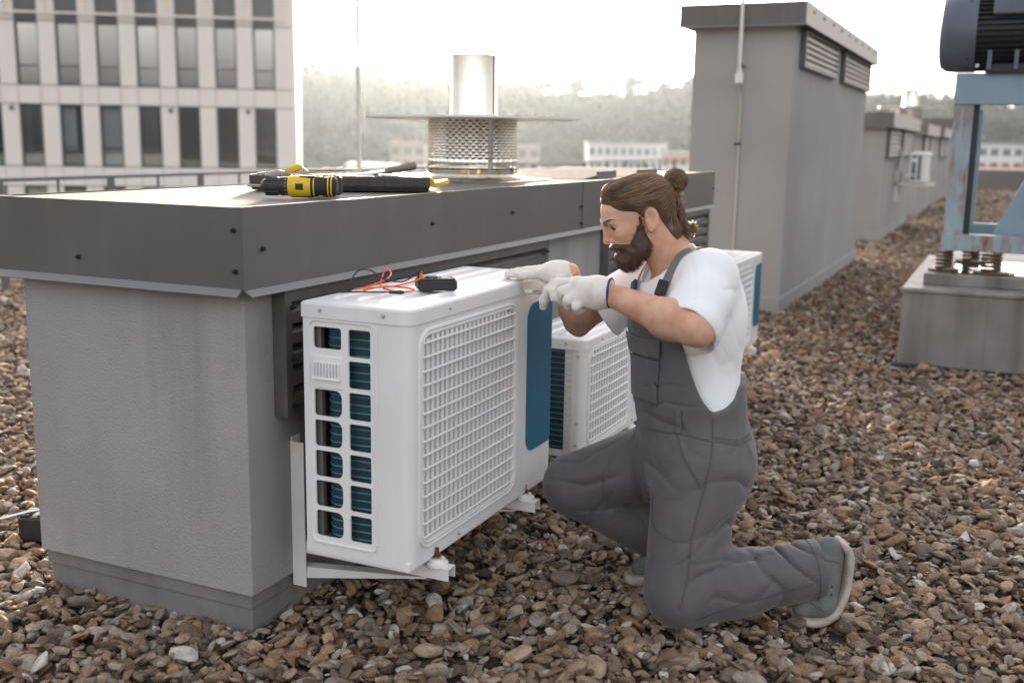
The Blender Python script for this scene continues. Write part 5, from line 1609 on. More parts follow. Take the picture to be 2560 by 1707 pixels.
gn_ = link('glove', sdf_mesh('glove', [surface(near_hand, (-0.47, -0.14, 0.84), (-0.24, 0.09, 1.01), 0.0026)], 'glove'), PR)
gn_['label'] = 'white knitted glove with blue cuff, closed on the screwdriver'

cax = V3(0.93, -0.30, 0.0)
def near_tube(p): return rcone(p, V3(-0.272, -0.070, 0.932), V3(-0.315, -0.045, 0.930), 0.040, 0.041)
ring_on(near_tube, V3(-0.30, -0.055, 0.93) + cax * 0.024, cax, 0.042, 0.0036, 'cuff_trim', 'glove_trim', gn_)

TOPZ = 0.9415
def far_hand(p):
    wr = WRF
    d = rcone(p, wr + V3(-0.006, 0.004, -0.006), V3(-0.432, 0.120, 0.962), 0.038, 0.034)
    pal = smin(rcone(p, V3(-0.425, 0.132, 0.966), V3(-0.470, 0.150, 0.966), 0.030, 0.019), rcone(p, V3(-0.420, 0.105, 0.962), V3(-0.462, 0.108, 0.960), 0.030, 0.019), 0.02)
    d = smin(d, pal, 0.025)
    d = smin(d, chain(p, [V3(-0.458, 0.108, 0.962), V3(-0.495, 0.118, 0.958), V3(-0.520, 0.126, 0.954), V3(-0.538, 0.132, 0.953)], [0.0165, 0.0140, 0.0130, 0.0115]), 0.006)
    d = smin(d, chain(p, [V3(-0.465, 0.130, 0.967), V3(-0.510, 0.150, 0.962), V3(-0.545, 0.165, 0.955), V3(-0.570, 0.175, 0.952)], [0.0165, 0.0142, 0.0130, 0.0112]), 0.005)
    d = smin(d, chain(p, [V3(-0.468, 0.150, 0.967), V3(-0.510, 0.178, 0.963), V3(-0.540, 0.197, 0.956), V3(-0.562, 0.210, 0.952)], [0.0160, 0.0136, 0.0125, 0.011]), 0.005)
    d = smin(d, chain(p, [V3(-0.460, 0.168, 0.964), V3(-0.490, 0.200, 0.959), V3(-0.510, 0.220, 0.953), V3(-0.524, 0.233, 0.951)], [0.0145, 0.0122, 0.0115, 0.0105]), 0.005)
    d = smin(d, chain(p, [V3(-0.418, 0.085, 0.945), V3(-0.448, 0.062, 0.918), V3(-0.462, 0.066, 0.888), V3(-0.464, 0.074, 0.868)], [0.0195, 0.0165, 0.0140, 0.0115]), 0.009)
    cu = (p - V3(-0.41, 0.118, 0.97)) @ V3(0.90, -0.15, 0.41)
    a = np.arctan2(p[:, 2] - 0.965, (p - wr) @ V3(0.15, 0.98, 0))
    d = d - 0.0010 * np.sin(a * 28) * np.clip((cu + 0.012) / 0.02, 0, 1) + 0.002 * noise(p, 45, 7)
    d = smax(d, cu - 0.030, 0.003)
    return d
gf_ = link('glove', sdf_mesh('glove', [surface(far_hand, (-0.60, 0.02, 0.84), (-0.34, 0.26, 1.02), 0.0026)], 'glove'), PR)
gf_['label'] = 'white knitted glove resting flat on the large unit, thumb over the edge'

# ------------------------------------------------------------------ shoes
def shoe_near(p):
    """kneeling foot: sole upright, toes bent on the gravel"""
    hee, bal, toe = V3(0.372, -0.150, 0.205), V3(0.350, -0.176, 0.062), V3(0.292, -0.176, 0.046)
    d = rcone(p, hee, bal, 0.037, 0.042)
    d = smin(d, rcone(p, bal + V3(-0.006, 0, -0.002), toe, 0.040, 0.031), 0.02)
    d = smin(d, rcone(p, hee + V3(-0.02, 0, 0.0), V3(0.312, -0.160, 0.165), 0.038, 0.044), 0.03)
    d = smin(d, rcone(p, V3(0.330, -0.165, 0.165), V3(0.325, -0.172, 0.08), 0.038, 0.034), 0.03)
    return d
SOLE = [V3(0.398, -0.148, 0.232), V3(0.413, -0.152, 0.205), V3(0.412, -0.158, 0.150), V3(0.402, -0.168, 0.095), V3(0.378, -0.178, 0.048), V3(0.345, -0.182, 0.022), V3(0.310, -0.180, 0.014), V3(0.275, -0.176, 0.020)]
SOLE = [np.array(tuple(v)) for v in spline(SOLE, 4)]
def sole_strip(p, pts, half, th):
    d = None
    for i in range(len(pts) - 1):
        a, b = pts[i], pts[i + 1]
        wv = V3(0.10, -0.99, -0.05)
        q = p - a; ab = b - a
        t = np.clip((q @ ab) / (ab @ ab), 0, 1)
        r_ = q - t[:, None] * ab
        w_ = r_ @ wv
        r2 = r_ - np.clip(w_, -half, half)[:, None] * wv
        e = np.linalg.norm(r2, axis=1) - th
        d = e if d is None else smin(d, e, 0.006)
    return d
def shoe_sole(p):
    return sole_strip(p, SOLE, 0.031, 0.0105)
def shoe_upper(p): return smax(shoe_near(p), -(shoe_sole(p) - 0.0), 0.004)
sn = link('shoe', sdf_mesh('shoe', [surface(shoe_near, (0.22, -0.26, -0.01), (0.45, -0.08, 0.27), 0.0035)], 'shoe'), PR)
sn['label'] = 'grey canvas shoe of the kneeling leg, sole upright'
link('sole', sdf_mesh('sole', [surface(shoe_sole, (0.22, -0.26, -0.01), (0.45, -0.08, 0.27), 0.003)], 'shoe_sole', 6), sn)
for (a, z) in ((0.372, 0.128), (0.370, 0.108)):
    e_ = snap(shoe_near, np.array([[a, -0.24, z]]), 0.0005)[0]
    MB().ball(tuple(e_), 0.0032, 8).build('eyelet', 'bolt_dark', sn, True)
tube_on(shoe_near, [V3(0.33, -0.23, 0.215), V3(0.36, -0.22, 0.205), V3(0.39, -0.21, 0.19)], 0.0018, 'stitching', 'overall_seam', 0.0005, 6, sn)
tube_on(shoe_near, [V3(0.335, -0.24, 0.21), V3(0.337, -0.24, 0.17), V3(0.33, -0.24, 0.12), V3(0.318, -0.24, 0.09)], 0.0016, 'stitching', 'overall_seam', 0.0005, 6, sn)
tube_on(shoe_near, [V3(0.338, -0.23, 0.055), V3(0.322, -0.23, 0.065), V3(0.305, -0.22, 0.075), V3(0.295, -0.20, 0.085)], 0.0016, 'stitching', 'overall_seam', 0.0005, 6, sn)
T2, H2 = V3(-0.135, 0.095, 0.045), V3(0.085, 0.205, 0.05)
def shoe_far(p):
    d = rcone(p, T2, H2, 0.036, 0.042)
    return smin(d, rcone(p, H2 + V3(-0.02, -0.01, 0.02), V3(-0.02, 0.155, 0.10), 0.040, 0.045), 0.03)
def sole_far(p):
    q = p - T2; ab = H2 - T2; t = np.clip((q @ ab) / (ab @ ab), -0.08, 1.08)
    c = T2 + t[:, None] * ab
    dxy = np.linalg.norm((p - c)[:, :2], axis=1) - 0.034
    dz = np.abs(p[:, 2] - 0.020) - 0.006
    return np.minimum(np.maximum(dxy, dz), 0) + np.hypot(np.maximum(dxy, 0), np.maximum(dz, 0)) - 0.009
sf_ = link('shoe', sdf_mesh('shoe', [surface(shoe_far, (-0.21, 0.02, -0.01), (0.16, 0.28, 0.17), 0.004)], 'shoe'), PR)
sf_['label'] = 'grey canvas shoe of the raised leg, half hidden behind the thigh'
link('sole', sdf_mesh('sole', [surface(sole_far, (-0.24, 0.0, -0.01), (0.19, 0.30, 0.06), 0.004)], 'shoe_sole'), sf_)

# ------------------------------------------------------------------ screwdriver held in the near hand
PM = Matrix.Translation((0.80, -1.02, 0.0)) @ Matrix.Rotation(YAW - math.pi / 2, 4, 'Z')
tip = PM @ Vector((-0.526, 0.150, 0.902)); hnd = PM @ Vector((-0.405, 0.026, 0.916))
ax_ = (hnd - tip).normalized()
SD = thing('screwdriver', 'slim screwdriver with bright shaft turned against the lid screw', 'screwdriver', tip)
qz = ax_.to_track_quat('X', 'Z')
SD.rotation_mode = 'QUATERNION'; SD.rotation_quaternion = qz
MB().cyl((0.002, 0, 0), (0.016, 0, 0), 0.0022, 0.0035, 8).build('bit', 'steel', SD)
MB().cyl((0.016, 0, 0), (0.046, 0, 0), 0.0068, 0.0068, 14).build('bit_holder', 'chrome', SD, True)
MB().cyl((0.046, 0, 0), (0.105, 0, 0), 0.0050, 0.0050, 12).build('shaft', 'steel', SD, True)
MB().cyl((0.105, 0, 0), (0.185, 0, 0), 0.011, 0.012, 14).build('handle', 'black_plastic', SD, True)

# ================================================================== FLUES, RODS, CONDUIT
mat('flue_steel', (0.82, 0.78, 0.72), 0.12, metal=1.0, streak=(0.42, 0.35, 0.27), sfac=0.9, sscale=(16, 16, 0.15), bump=0.12, bs=9, bd=0.01)  # warm tint and brown bands paint reflections into the steel colour
mat('flue_dark', (0.10, 0.085, 0.07), 0.6)
mat('disc_metal', (0.78, 0.77, 0.75), 0.4)
mat('rod_metal', (0.60, 0.59, 0.57), 0.4, metal=0.7)
mat('junction_white', (0.68, 0.67, 0.66), 0.5)

def flue(label, loc, s=1.0, fine=True, group=None):
    A = thing('flue', label, 'flue', loc, 0, group)
    A.scale = (s, s, s)
    # collar dished out of sheet
    MB().lathe([(0.27, 0.0), (0.26, 0.012), (0.225, 0.022), (0.203, 0.03), (0.203, 0.05)], (0, 0, 0), 48).build('collar', 'flue_steel', A, True)
    MB().box(-0.29, 0.29, -0.27, 0.29, -0.002, 0.006, 0.002).build('base_plate', 'flue_steel', A)
    R, n, rows = 0.20, 84, 14
    m = MB()
    if fine:
        z = [0.045]; zt = 0.268
        pz = (zt - 0.095) / rows
        lev = [0.045, 0.095]
        for r_ in range(rows): lev += [0.095 + pz * r_ + pz * 0.55, 0.095 + pz * (r_ + 1)]
        V = [(R * math.cos(2 * math.pi * j / n), R * math.sin(2 * math.pi * j / n), z_) for z_ in lev for j in range(n)]
        F = []
        for i in range(len(lev) - 1):
            for j in range(n):
                hole = i >= 1 and i % 2 == 1 and (j + ((i // 2) % 2)) % 2 == 0
                if not hole: F.append((i * n + j, i * n + (j + 1) % n, (i + 1) * n + (j + 1) % n, (i + 1) * n + j))
        m.add(V, F)
        o = m.build('perforated_drum', 'flue_steel', A, True)
        md = o.modifiers.new('thickness', 'SOLIDIFY'); md.thickness = 0.002
        MB().lathe([(0.12, 0.04), (0.12, 0.27)], (0, 0, 0), 32).build('inner_pipe', 'flue_dark', A, True)
        MB().cyl((-0.13, -0.152, 0.05), (-0.13, -0.152, 0.275), 0.012, 0.012, 10).build('drum_seam', 'flue_steel', A, True)
    else:
        MB().lathe([(R, 0.045), (R, 0.268)], (0, 0, 0), 32).build('perforated_drum', 'flue_steel', A, True)
    MB().lathe([(0.0, 0.2685), (0.475, 0.2685), (0.475, 0.277), (0.0, 0.277)], (0, 0, 0), 64).build('rain_disc', 'disc_metal', A, True)
    MB().lathe([(0.098, 0.277), (0.112, 0.279), (0.107, 0.30), (0.1055, 0.545), (0.100, 0.545), (0.100, 0.30)], (0, 0, 0), 40).build('upper_pipe', 'flue_steel', A, True)
    return A
flue('shiny steel flue with perforated drum and wide disc on the near housing', (2.16, 0.42, 1.172))
flue('steel flue on the nearest housing of the far row', (14.75, 0.45, 1.816), 0.95, False)
flue('steel flue rising behind the second housing of the far row', (22.3, 0.30, 1.791), 1.35, False)

lr = thing('lightning_rod', 'thin pale lightning rod standing behind the near housing', 'lightning rod', (4.55, 2.55, 0.0))
MB().cyl((0, 0, 0.1), (0, 0, 3.6), 0.018, 0.014, 12).build('pole', 'rod_metal', lr, True)
MB().lathe([(0.0, 0.12), (0.16, 0.12), (0.17, 0.1), (0.17, 0.0), (0.0, 0.0)], (0, 0, 0), 24).build('base_weight', 'skirting', lr)
cd_ = thing('lightning_rod', 'pole with white junction box fixed to the front of the tall shaft', 'lightning rod', (6.60, 0.245, 0.0))
MB().cyl((-0.115, 0, 1.88), (-0.125, 0, 3.4), 0.017, 0.017, 12).build('pole', 'rod_metal', cd_, True)
MB().box(-0.135, -0.085, -0.03, 0.03, 1.82, 1.90, 0.006).box(-0.125, -0.095, -0.02, 0.02, 1.90, 1.935, 0.004).build('junction_box', 'junction_white', cd_)
MB().tube([(-0.11, 0, 1.83), (-0.06, 0, 1.78), (-0.02, 0.0, 1.70), (-0.015, 0.0, 0.2)], 0.010, 8).build('conduit', 'rod_metal', cd_, True)
for z in (2.33, 1.96, 1.35): MB().box(-0.13, 0.004, -0.012, 0.012, z - 0.01, z + 0.01, 0.003).build('clamp', 'bolt_dark', cd_)

# ================================================================== RAILING
mat('rail_grey', (0.10, 0.11, 0.115), 0.5)
RL = thing('railing', 'thin grey railing along the roof edge before the office building', 'railing', (0, 6.1, 0))
MB().cyl((-4.0, 0, 0.95), (30, 0, 0.95), 0.018, 0.018, 10).build('top_rail', 'rail_grey', RL, True)
pm1 = MB().box(-0.035, 0.035, -0.02, 0.02, 0.0, 0.94, 0.004).mesh('post', 'rail_grey'); pm2 = MB().cyl((0, 0, 0), (0, 0, 0.94), 0.014, 0.014, 8).mesh('post', 'rail_grey', True)
for i in range(46): link('post', pm1 if i % 2 else pm2, RL, (-3.9 + 0.64 * i, 0, 0))

# ================================================================== BLUE FAN FRAME ON ITS PLINTH
def rusty(name, base, rust=(0.23, 0.085, 0.025), scale=(4, 4, 1.2), lo=0.52, hi=0.66):
    m = mat(name, base, 0.5, col2=tuple(0.85 * c for c in base), vs=5)
    n, l = m.node_tree.nodes, m.node_tree.links
    b = n['Principled BSDF']
    src = b.inputs['Base Color'].links[0].from_socket
    tc = n.new('ShaderNodeTexCoord'); mp = n.new('ShaderNodeMapping'); mp.inputs['Scale'].default_value = scale
    l.new(tc.outputs['Object'], mp.inputs['Vector'])
    t = n.new('ShaderNodeTexNoise'); t.inputs['Scale'].default_value = 2.2; t.inputs['Detail'].default_value = 9; t.inputs['Roughness'].default_value = 0.7
    l.new(mp.outputs[0], t.inputs['Vector'])
    mr = n.new('ShaderNodeMapRange'); mr.inputs[1].default_value = lo; mr.inputs[2].default_value = hi
    l.new(t.outputs['Fac'], mr.inputs[0])
    mx = n.new('ShaderNodeMix'); mx.data_type = 'RGBA'; mx.inputs[7].default_value = c4(rust)
    l.new(src, mx.inputs[6]); l.new(mr.outputs[0], mx.inputs[0]); l.new(mx.outputs[2], b.inputs['Base Color'])
    return m
rusty('blue_steel', (0.235, 0.335, 0.41), lo=0.62, hi=0.76)
rusty('blue_steel_rusty', (0.30, 0.38, 0.43), scale=(6, 6, 1.6), lo=0.46, hi=0.66)
rusty('rust_iron', (0.055, 0.04, 0.035), (0.17, 0.07, 0.03), (10, 10, 10), 0.4, 0.6)
mat('frame_dark', (0.02, 0.035, 0.042), 0.6)
mat('motor_cowl', (0.085, 0.10, 0.14), 0.42, col2=(0.105, 0.12, 0.16), vs=6)
mat('motor_body', (0.016, 0.017, 0.020), 0.5)
mat('plinth_metal', (0.27, 0.252, 0.24), 0.55, col2=(0.205, 0.19, 0.178), vs=4, streak=(0.11, 0.09, 0.075), sfac=0.9, sscale=(5, 5, 0.5))
mat('puddle', (0.08, 0.08, 0.08), 0.03, spec=0.9)

PL = thing('plinth', 'dirty metal-clad plinth under the blue fan frame', 'plinth', (4.83, -1.235, 0.0))
MB().box(0.0, 2.3, -2.6, 0.0, 0.0, 0.478, 0.006).build('body', 'plinth_metal', PL)
MB().box(-0.012, 2.31, -2.6, 0.012, 0.462, 0.492, 0.008).build('coping', 'plinth_metal', PL)
MB().box(-0.004, 0.001, -0.515, -0.495, 0.0, 0.462).build('seam_strip', 'plinth_metal', PL)
MB().box(-0.05, -0.004, -2.6, 0.03, -0.01, 0.018, 0.006).box(-0.004, 2.3, 0.004, 0.04, -0.01, 0.018, 0.006).build('membrane_upstand', 'membrane', PL)
MB().box(0.22, 2.2, -2.5, -0.10, 0.4925, 0.565, 0.005).build('upper_slab', 'plinth_metal', PL)
MB().box(0.26, 1.2, -1.7, -0.26, 0.5655, 0.5685).build('puddle', 'puddle', PL)

FR = thing('fan_frame', 'rusty light blue steel frame on coil springs carrying a motor', 'machine frame', (5.20, -1.42, 0.56))
MB().box(0.0, 0.012, -0.115, 0.0, 0.247, 1.053, 0.002).build('post_flange', 'blue_steel_rusty', FR)
MB().box(0.012, 0.11, -0.100, -0.012, 0.247, 1.053).box(0.03, 0.11, -0.150, -0.105, 0.2475, 1.052).build('post_web', 'frame_dark', FR)  # web and, beside it, a separate dark strip
MB().box(-0.012, 0.10, -2.4, 0.004, 1.053, 1.243, 0.004).build('top_beam', 'blue_steel', FR)
MB().box(-0.006, 0.12, -2.4, 0.006, 0.142, 0.247, 0.003).build('bottom_beam', 'blue_steel_rusty', FR)
MB().box(1.2, 1.3, -2.4, 0.0, 0.147, 0.245, 0.003).build('bottom_beam', 'blue_steel', FR)
MB().box(0.12, 1.2, -0.10, 0.0, 0.147, 0.243, 0.003).build('side_beam', 'blue_steel', FR)
MB().box(0.10, 1.3, -0.09, 0.0, 1.058, 1.238, 0.003).build('side_beam', 'blue_steel', FR)
MB().box(1.2, 1.3, -0.14, -0.04, 0.246, 1.057, 0.003).build('post', 'blue_steel', FR)
g_ = MB(); plate(g_, [(-0.29, 0.2475), (-1.4, 0.2475), (-1.4, 1.0), (-0.62, 1.0)], [], 0, 0.16, 0.30); g_.build('belt_guard', 'blue_steel', FR)
def spring(y, x, z0, z1, r, turns):
    P = [(x + r * math.cos(t), y + r * math.sin(t), z0 + (z1 - z0) * t / (turns * 6.283)) for t in np.linspace(0, turns * 6.283, turns * 14)]
    s_ = MB().tube(P, 0.010, 7).build('spring', 'rust_iron', FR, True)
    MB().cyl((x, y, z0 - 0.012), (x, y, z0), r + 0.05, r + 0.05, 20).build('spring_seat', 'rust_iron', s_)
spring(-0.02, 0.05, 0.022, 0.142, 0.045, 5)
spring(-0.30, 0.02, 0.022, 0.142, 0.055, 5)
spring(-0.16, 0.7, 0.022, 0.142, 0.05, 5)
MB().box(-0.02, 0.14, -0.44, -0.20, 0.0065, 0.012, 0.002).build('spring_plate', 'rust_iron', FR)
MT = thing('electric_motor', 'dark finned electric motor on top of the blue frame', 'motor', (5.32, -1.30, 2.055))
MB().lathe([(0.0, 0.0), (0.17, 0.0), (0.215, -0.012), (0.238, -0.05), (0.243, -0.12), (0.243, -0.215), (0.232, -0.215)], (0, 0, 0), 48, 'y').build('fan_cowl', 'motor_cowl', MT, True)
MB().lathe([(0.21, -0.20), (0.205, -1.0), (0.0, -1.0)], (0, 0, 0), 40, 'y').build('body', 'motor_body', MT, True)
fin = MB().box(-0.004, 0.004, -0.98, -0.215, 0.2, 0.236).mesh('fin', 'motor_body')
for k in range(44): link('fin', fin, MT, None, (0, k * 2 * math.pi / 44, 0))
MB().box(-0.17, 0.17, -0.85, -0.28, -0.255, -0.20, 0.004).build('foot', 'motor_body', MT)
for yy in (-0.30, -0.45): MB().box(-0.20, -0.10, yy - 0.012, yy + 0.012, -0.235, -0.12).build('foot_rib', 'motor_cowl', MT)
MB().box(-0.26, -0.2, -0.7, -0.3, 0.08, 0.26, 0.01).build('terminal_box', 'motor_cowl', MT)
for (yy, zz) in ((-0.17, 0.17), (-0.17, -0.17)): MB().ball((-0.17, yy, zz), 0.010, 8).build('cowl_screw', 'bolt_dark', MT, True)
MB().ball((-0.21, -0.235, -0.215), 0.014, 8).build('foot_bolt', 'screw_steel', MT, True)

# ================================================================== FAR END OF THE ROOF
mat('parapet', (0.16, 0.155, 0.152), 0.7)
mat('far_white', (0.62, 0.62, 0.61), 0.6)
mat('horn_grey', (0.32, 0.31, 0.30), 0.5)
mat('coping_pale', (0.55, 0.53, 0.50), 0.6)
pp = thing('parapet', 'low dark parapet at the far end of the roof', 'wall', (37.0, -0.6, 0))
MB().box(0, 0.4, -26, 0.6, 0.0, 0.62).build('body', 'parapet', pp); MB().box(-0.05, 0.45, -26, 0.65, 0.62, 0.68, 0.01).build('coping', 'coping_pale', pp)
hs_ = thing('loudspeaker', 'grey horn pointing left beyond the blue frame', 'horn', (13.2, -3.05, 0.0))
MB().lathe([(0.03, -0.05), (0.04, 0.0), (0.08, 0.18), (0.20, 0.40), (0.205, 0.41), (0.19, 0.40), (0.05, 0.1)], (0, 0, 1.62), 28, 'y').build('bell', 'horn_grey', hs_, True)
MB().cyl((0, -0.05, 0.0), (0, -0.05, 1.6), 0.03, 0.03, 10).build('post', 'rail_grey', hs_, True)
bm2 = thing('electric_motor', 'small dark blue motor on a thin stand, seen through the blue frame', 'motor', (17.5, -3.95, 0.0))
MB().lathe([(0.0, -0.3), (0.16, -0.3), (0.17, -0.26), (0.17, 0.26), (0.15, 0.3), (0.0, 0.3)], (0, 0, 1.33), 24, 'y').build('body', 'motor_cowl', bm2, True)
MB().box(-0.05, 0.05, -0.08, 0.08, 1.47, 1.58, 0.01).build('terminal_box', 'motor_cowl', bm2)
MB().box(-0.05, 0.05, 0.1, 0.16, 0.0, 1.17).box(-0.05, 0.05, -0.16, -0.1, 0.0, 1.17).build('stand', 'blue_steel', bm2)
wb = thing('duct_box', 'pale metal duct box with slanted top, seen through the blue frame', 'duct', (14.0, -3.9, 0.0))
b_ = MB(); plate(b_, [(0, 0), (-1.2, 0), (-1.2, 1.15), (0.0, 0.98)], [], 0, 0.0, 0.8); b_.build('body', 'far_white', wb)
gb = thing('equipment_box', 'grey box at the end of the far parapet', 'equipment box', (31.5, -3.1, 0.0))
MB().box(0, 0.8, -0.9, 0, 0, 1.05, 0.02).build('body', 'parapet', gb); MB().box(-0.1, 0.9, -1.0, 0.1, 1.05, 1.1).build('lid', 'coping_pale', gb)
for q in range(4): MB().box(0.8 + q, 0.9 + q, -0.1 - 0.2 * q, 0.0 - 0.2 * q, 0, 1.5 - 0.15 * q).build('stub_pipe', 'rail_grey', gb)

# ================================================================== CITY GROUND, OFFICE BUILDING
mat('city_ground', (0.13, 0.125, 0.115), 0.9, col2=(0.10, 0.12, 0.075), vs=0.02)
mat('cladding', (0.79, 0.72, 0.675), 0.7, col2=(0.755, 0.685, 0.64), vs=0.8)
mat('joint_dark', (0.26, 0.24, 0.23), 0.9)
mat('win_frame', (0.055, 0.055, 0.055), 0.5)
mat('dark_panel', (0.105, 0.102, 0.105), 0.6)
mat('room_dark', (0.13, 0.122, 0.12), 0.9)
mat('curtain', (0.82, 0.82, 0.82), 0.9)
mat('room_stuff', (0.13, 0.10, 0.085), 0.8)
def glass(name, tint, refl):
    m = bpy.data.materials.new(name); m.use_nodes = True
    n, l = m.node_tree.nodes, m.node_tree.links
    n.remove(n['Principled BSDF'])
    t = n.new('ShaderNodeBsdfTransparent'); t.inputs[0].default_value = c4(tint)
    g = n.new('ShaderNodeBsdfGlossy'); g.inputs['Roughness'].default_value = 0.02; g.inputs[0].default_value = (0.9, 0.9, 0.92, 1)
    mx = n.new('ShaderNodeMixShader'); mx.inputs[0].default_value = refl
    l.new(t.outputs[0], mx.inputs[1]); l.new(g.outputs[0], mx.inputs[2]); l.new(mx.outputs[0], n['Material Output'].inputs['Surface'])
    MATS[name] = m
glass('glass_clear', (0.82, 0.83, 0.84), 0.20)
glass('glass_mirror', (0.6, 0.58, 0.57), 0.40)
glass('glass_sheer', (0.7, 0.69, 0.69), 0.52)
GRZ = -16.0
cg = link('ground', mesh_from('ground', [(-900, -900, GRZ), (900, -900, GRZ), (900, 900, GRZ), (-900, 900, GRZ)], [(0, 1, 2, 3)], 'city_ground'))
tag(cg, 'street level of the town far below the roof', kind='structure')

OB = thing('office_building', 'pale clad office block with tall dark windows at the left', 'building', polar(-11.25, 44.0, 0.0), YAW - math.pi / 2 + rad(8.8))
NX, X0, WW, PW = 14, -0.78, 0.79, 1.445
LV = [(-0.66 - 2.27, -0.66), (0.13, 2.40), (3.15, 5.46)]
xe = X0 - WW - PW * (NX - 1) - 0.75
MB().box(xe, -0.121, 2.6, 2.8, GRZ, 12.0).build('core_wall', 'room_dark', OB)
MB().box(-0.12, 0.0, 0.125, 5.0, GRZ, 12.0).build('end_wall', 'cladding', OB)
for z in (-6.5, -3.35, -0.26, 2.78, 5.9, 8.9): MB().box(xe, -0.13, 0.30, 2.59, z - 0.15, z + 0.15).build('floor_slab', 'room_dark', OB)
jb = MB()
for i in range(NX + 1):
    a = (X0 - PW * (i - 1) - WW - 0.7) if i > 0 else X0
    b = X0 - PW * i if i < NX else xe
    xa, xb = (X0 - PW * (i - 1) - WW if i > 0 else -0.0), (X0 - PW * i if i < NX else xe)
    jb.box(xb - 0.001, xa - 0.12 if i == 0 else xa, 0.05, 0.14, GRZ, 12.0)
jb.build('joint_backing', 'joint_dark', OB)
panel_cache = {}
def clad(x0, x1, z0, z1, y0=0.0, y1=0.049):
    key = (round(x1 - x0, 3), round(z1 - z0, 3))
    if key not in panel_cache:
        panel_cache[key] = MB().box(0, key[0], y0, y1, 0, key[1], 0.006).mesh('cladding_panel', 'cladding')
    link('cladding_panel', panel_cache[key], OB, (x0, 0, z0))
RW = [(-7.0, -3.4), (-3.39, -0.64), (-0.63, 0.11), (0.12, 2.42), (2.43, 3.13), (3.14, 5.48), (5.49, 9.0)]
for i in range(NX + 1):
    xa = -0.002 if i == 0 else X0 - PW * (i - 1) - WW - 0.008
    xb = (X0 + 0.008) if i == 0 else (X0 - PW * i + 0.008 if i < NX else xe)
    for (z0, z1) in RW: clad(xb + 0.012, xa - 0.012, z0 + 0.016, z1 - 0.016)
for i in range(NX):
    xl, xr = X0 - PW * i - WW, X0 - PW * i
    for (z0, z1) in ((-0.63, 0.11), (2.43, 3.13)): clad(xl + 0.004, xr - 0.004, z0 + 0.016, z1 - 0.016)
    MB().box(xl + 0.01, xr - 0.01, 0.06, 0.10, 5.47, 9.0).build('dark_panel', 'dark_panel', OB)
    MB().box(xl, xr, 0.052, 0.12, z0 - 0.0, z1).build('spandrel_backing', 'joint_dark', OB)
    for lv, (z0, z1) in enumerate(LV):
        fm = MB(); tz = z0 + (z1 - z0) * (0.30 if not (lv == 1 and i < 3) else 0.0)
        hl_ = [[(xl + 0.05, z0 + 0.05), (xr - 0.05, z0 + 0.05), (xr - 0.05, tz - 0.03), (xl + 0.05, tz - 0.03)], [(xl + 0.05, tz + 0.03), (xr - 0.05, tz + 0.03), (xr - 0.05, z1 - 0.07), (xl + 0.05, z1 - 0.07)]]
        if tz == z0: hl_ = [[(xl + 0.05, z0 + 0.05), (xr - 0.05, z0 + 0.05), (xr - 0.05, z1 - 0.07), (xl + 0.05, z1 - 0.07)]]
        plate(fm, [(xl, z0), (xr, z0), (xr, z1), (xl, z1)], hl_, 1, 0.13, 0.20)
        w_ = fm.build('window', 'win_frame', OB)
        MB().box(xl - 0.003, xl + 0.0, 0.05, 0.2, z0, z1).box(xr, xr + 0.003, 0.05, 0.2, z0, z1).build('reveal', 'win_frame', w_)
        for h_ in hl_:
            MB().box(h_[0][0] - 0.01, h_[1][0] + 0.01, 0.165, 0.172, h_[0][1] - 0.01, h_[2][1] + 0.01).build('pane', ('glass_mirror' if (i * 7) % 3 else 'glass_sheer') if lv == 2 else ('glass_clear' if i % 3 else 'glass_mirror'), w_)
        if lv == 2 and i % 4 == 1:
            MB().box(xl + 0.04, xr - 0.04, 0.30, 0.32, z1 - 0.9 - 0.3 * (i % 3), z1 - 0.05).build('blind', 'curtain', w_)
        if lv == 1:
            cov = {6: (0.0, 0.4, 0.75, 1.0), 5: (0.0, 0.62), 4: (0.0, 1.0), 3: (0.1, 0.75), 7: (0.0, 0.45), 8: (0, 0.3, 0.6, 1.0), 9: (0, 1.0)}.get(i)
            if cov:
                for a, b in zip(cov[0::2], cov[1::2]):
                    xs = np.linspace(xl + WW * a, xl + WW * b, 14)
                    zlo = z0 + 0.03 if i in (4, 9) else z0 + 0.55
                    V = [(x, 0.34 + (0.02 if k % 2 else 0.0), z) for z in (zlo, z1 - 0.05) for k, x in enumerate(xs)]
                    MB().add(V, [(k, k + 1, 15 + k, 14 + k) for k in range(13)]).build('curtain', 'curtain', w_, True)
            if i < 4 or i in (5, 6): MB().box(xl + 0.05, xr - 0.05, 0.6, 1.2, z0 - 0.05, z0 + 0.55 + 0.1 * (i % 3), 0.03).build('furniture', 'room_stuff', w_)
rb = MB().box(xe, -0.45, -0.20, -0.16, 5.72, 5.80)
for i in range(NX): rb.box(X0 - PW * i + 0.30, X0 - PW * i + 0.36, -0.20, 0.0, 5.66, 9.0)
rb.build('service_rail', 'cladding', OB)
for i in (1, 3, 7): MB().lathe([(0.0, 0.0), (0.07, 0.0), (0.09, -0.10), (0.06, -0.13), (0, -0.13)], (X0 - PW * i + 0.4, -0.001, 2.28), 14, 'y').build('wall_lamp', 'rail_grey', OB, True)

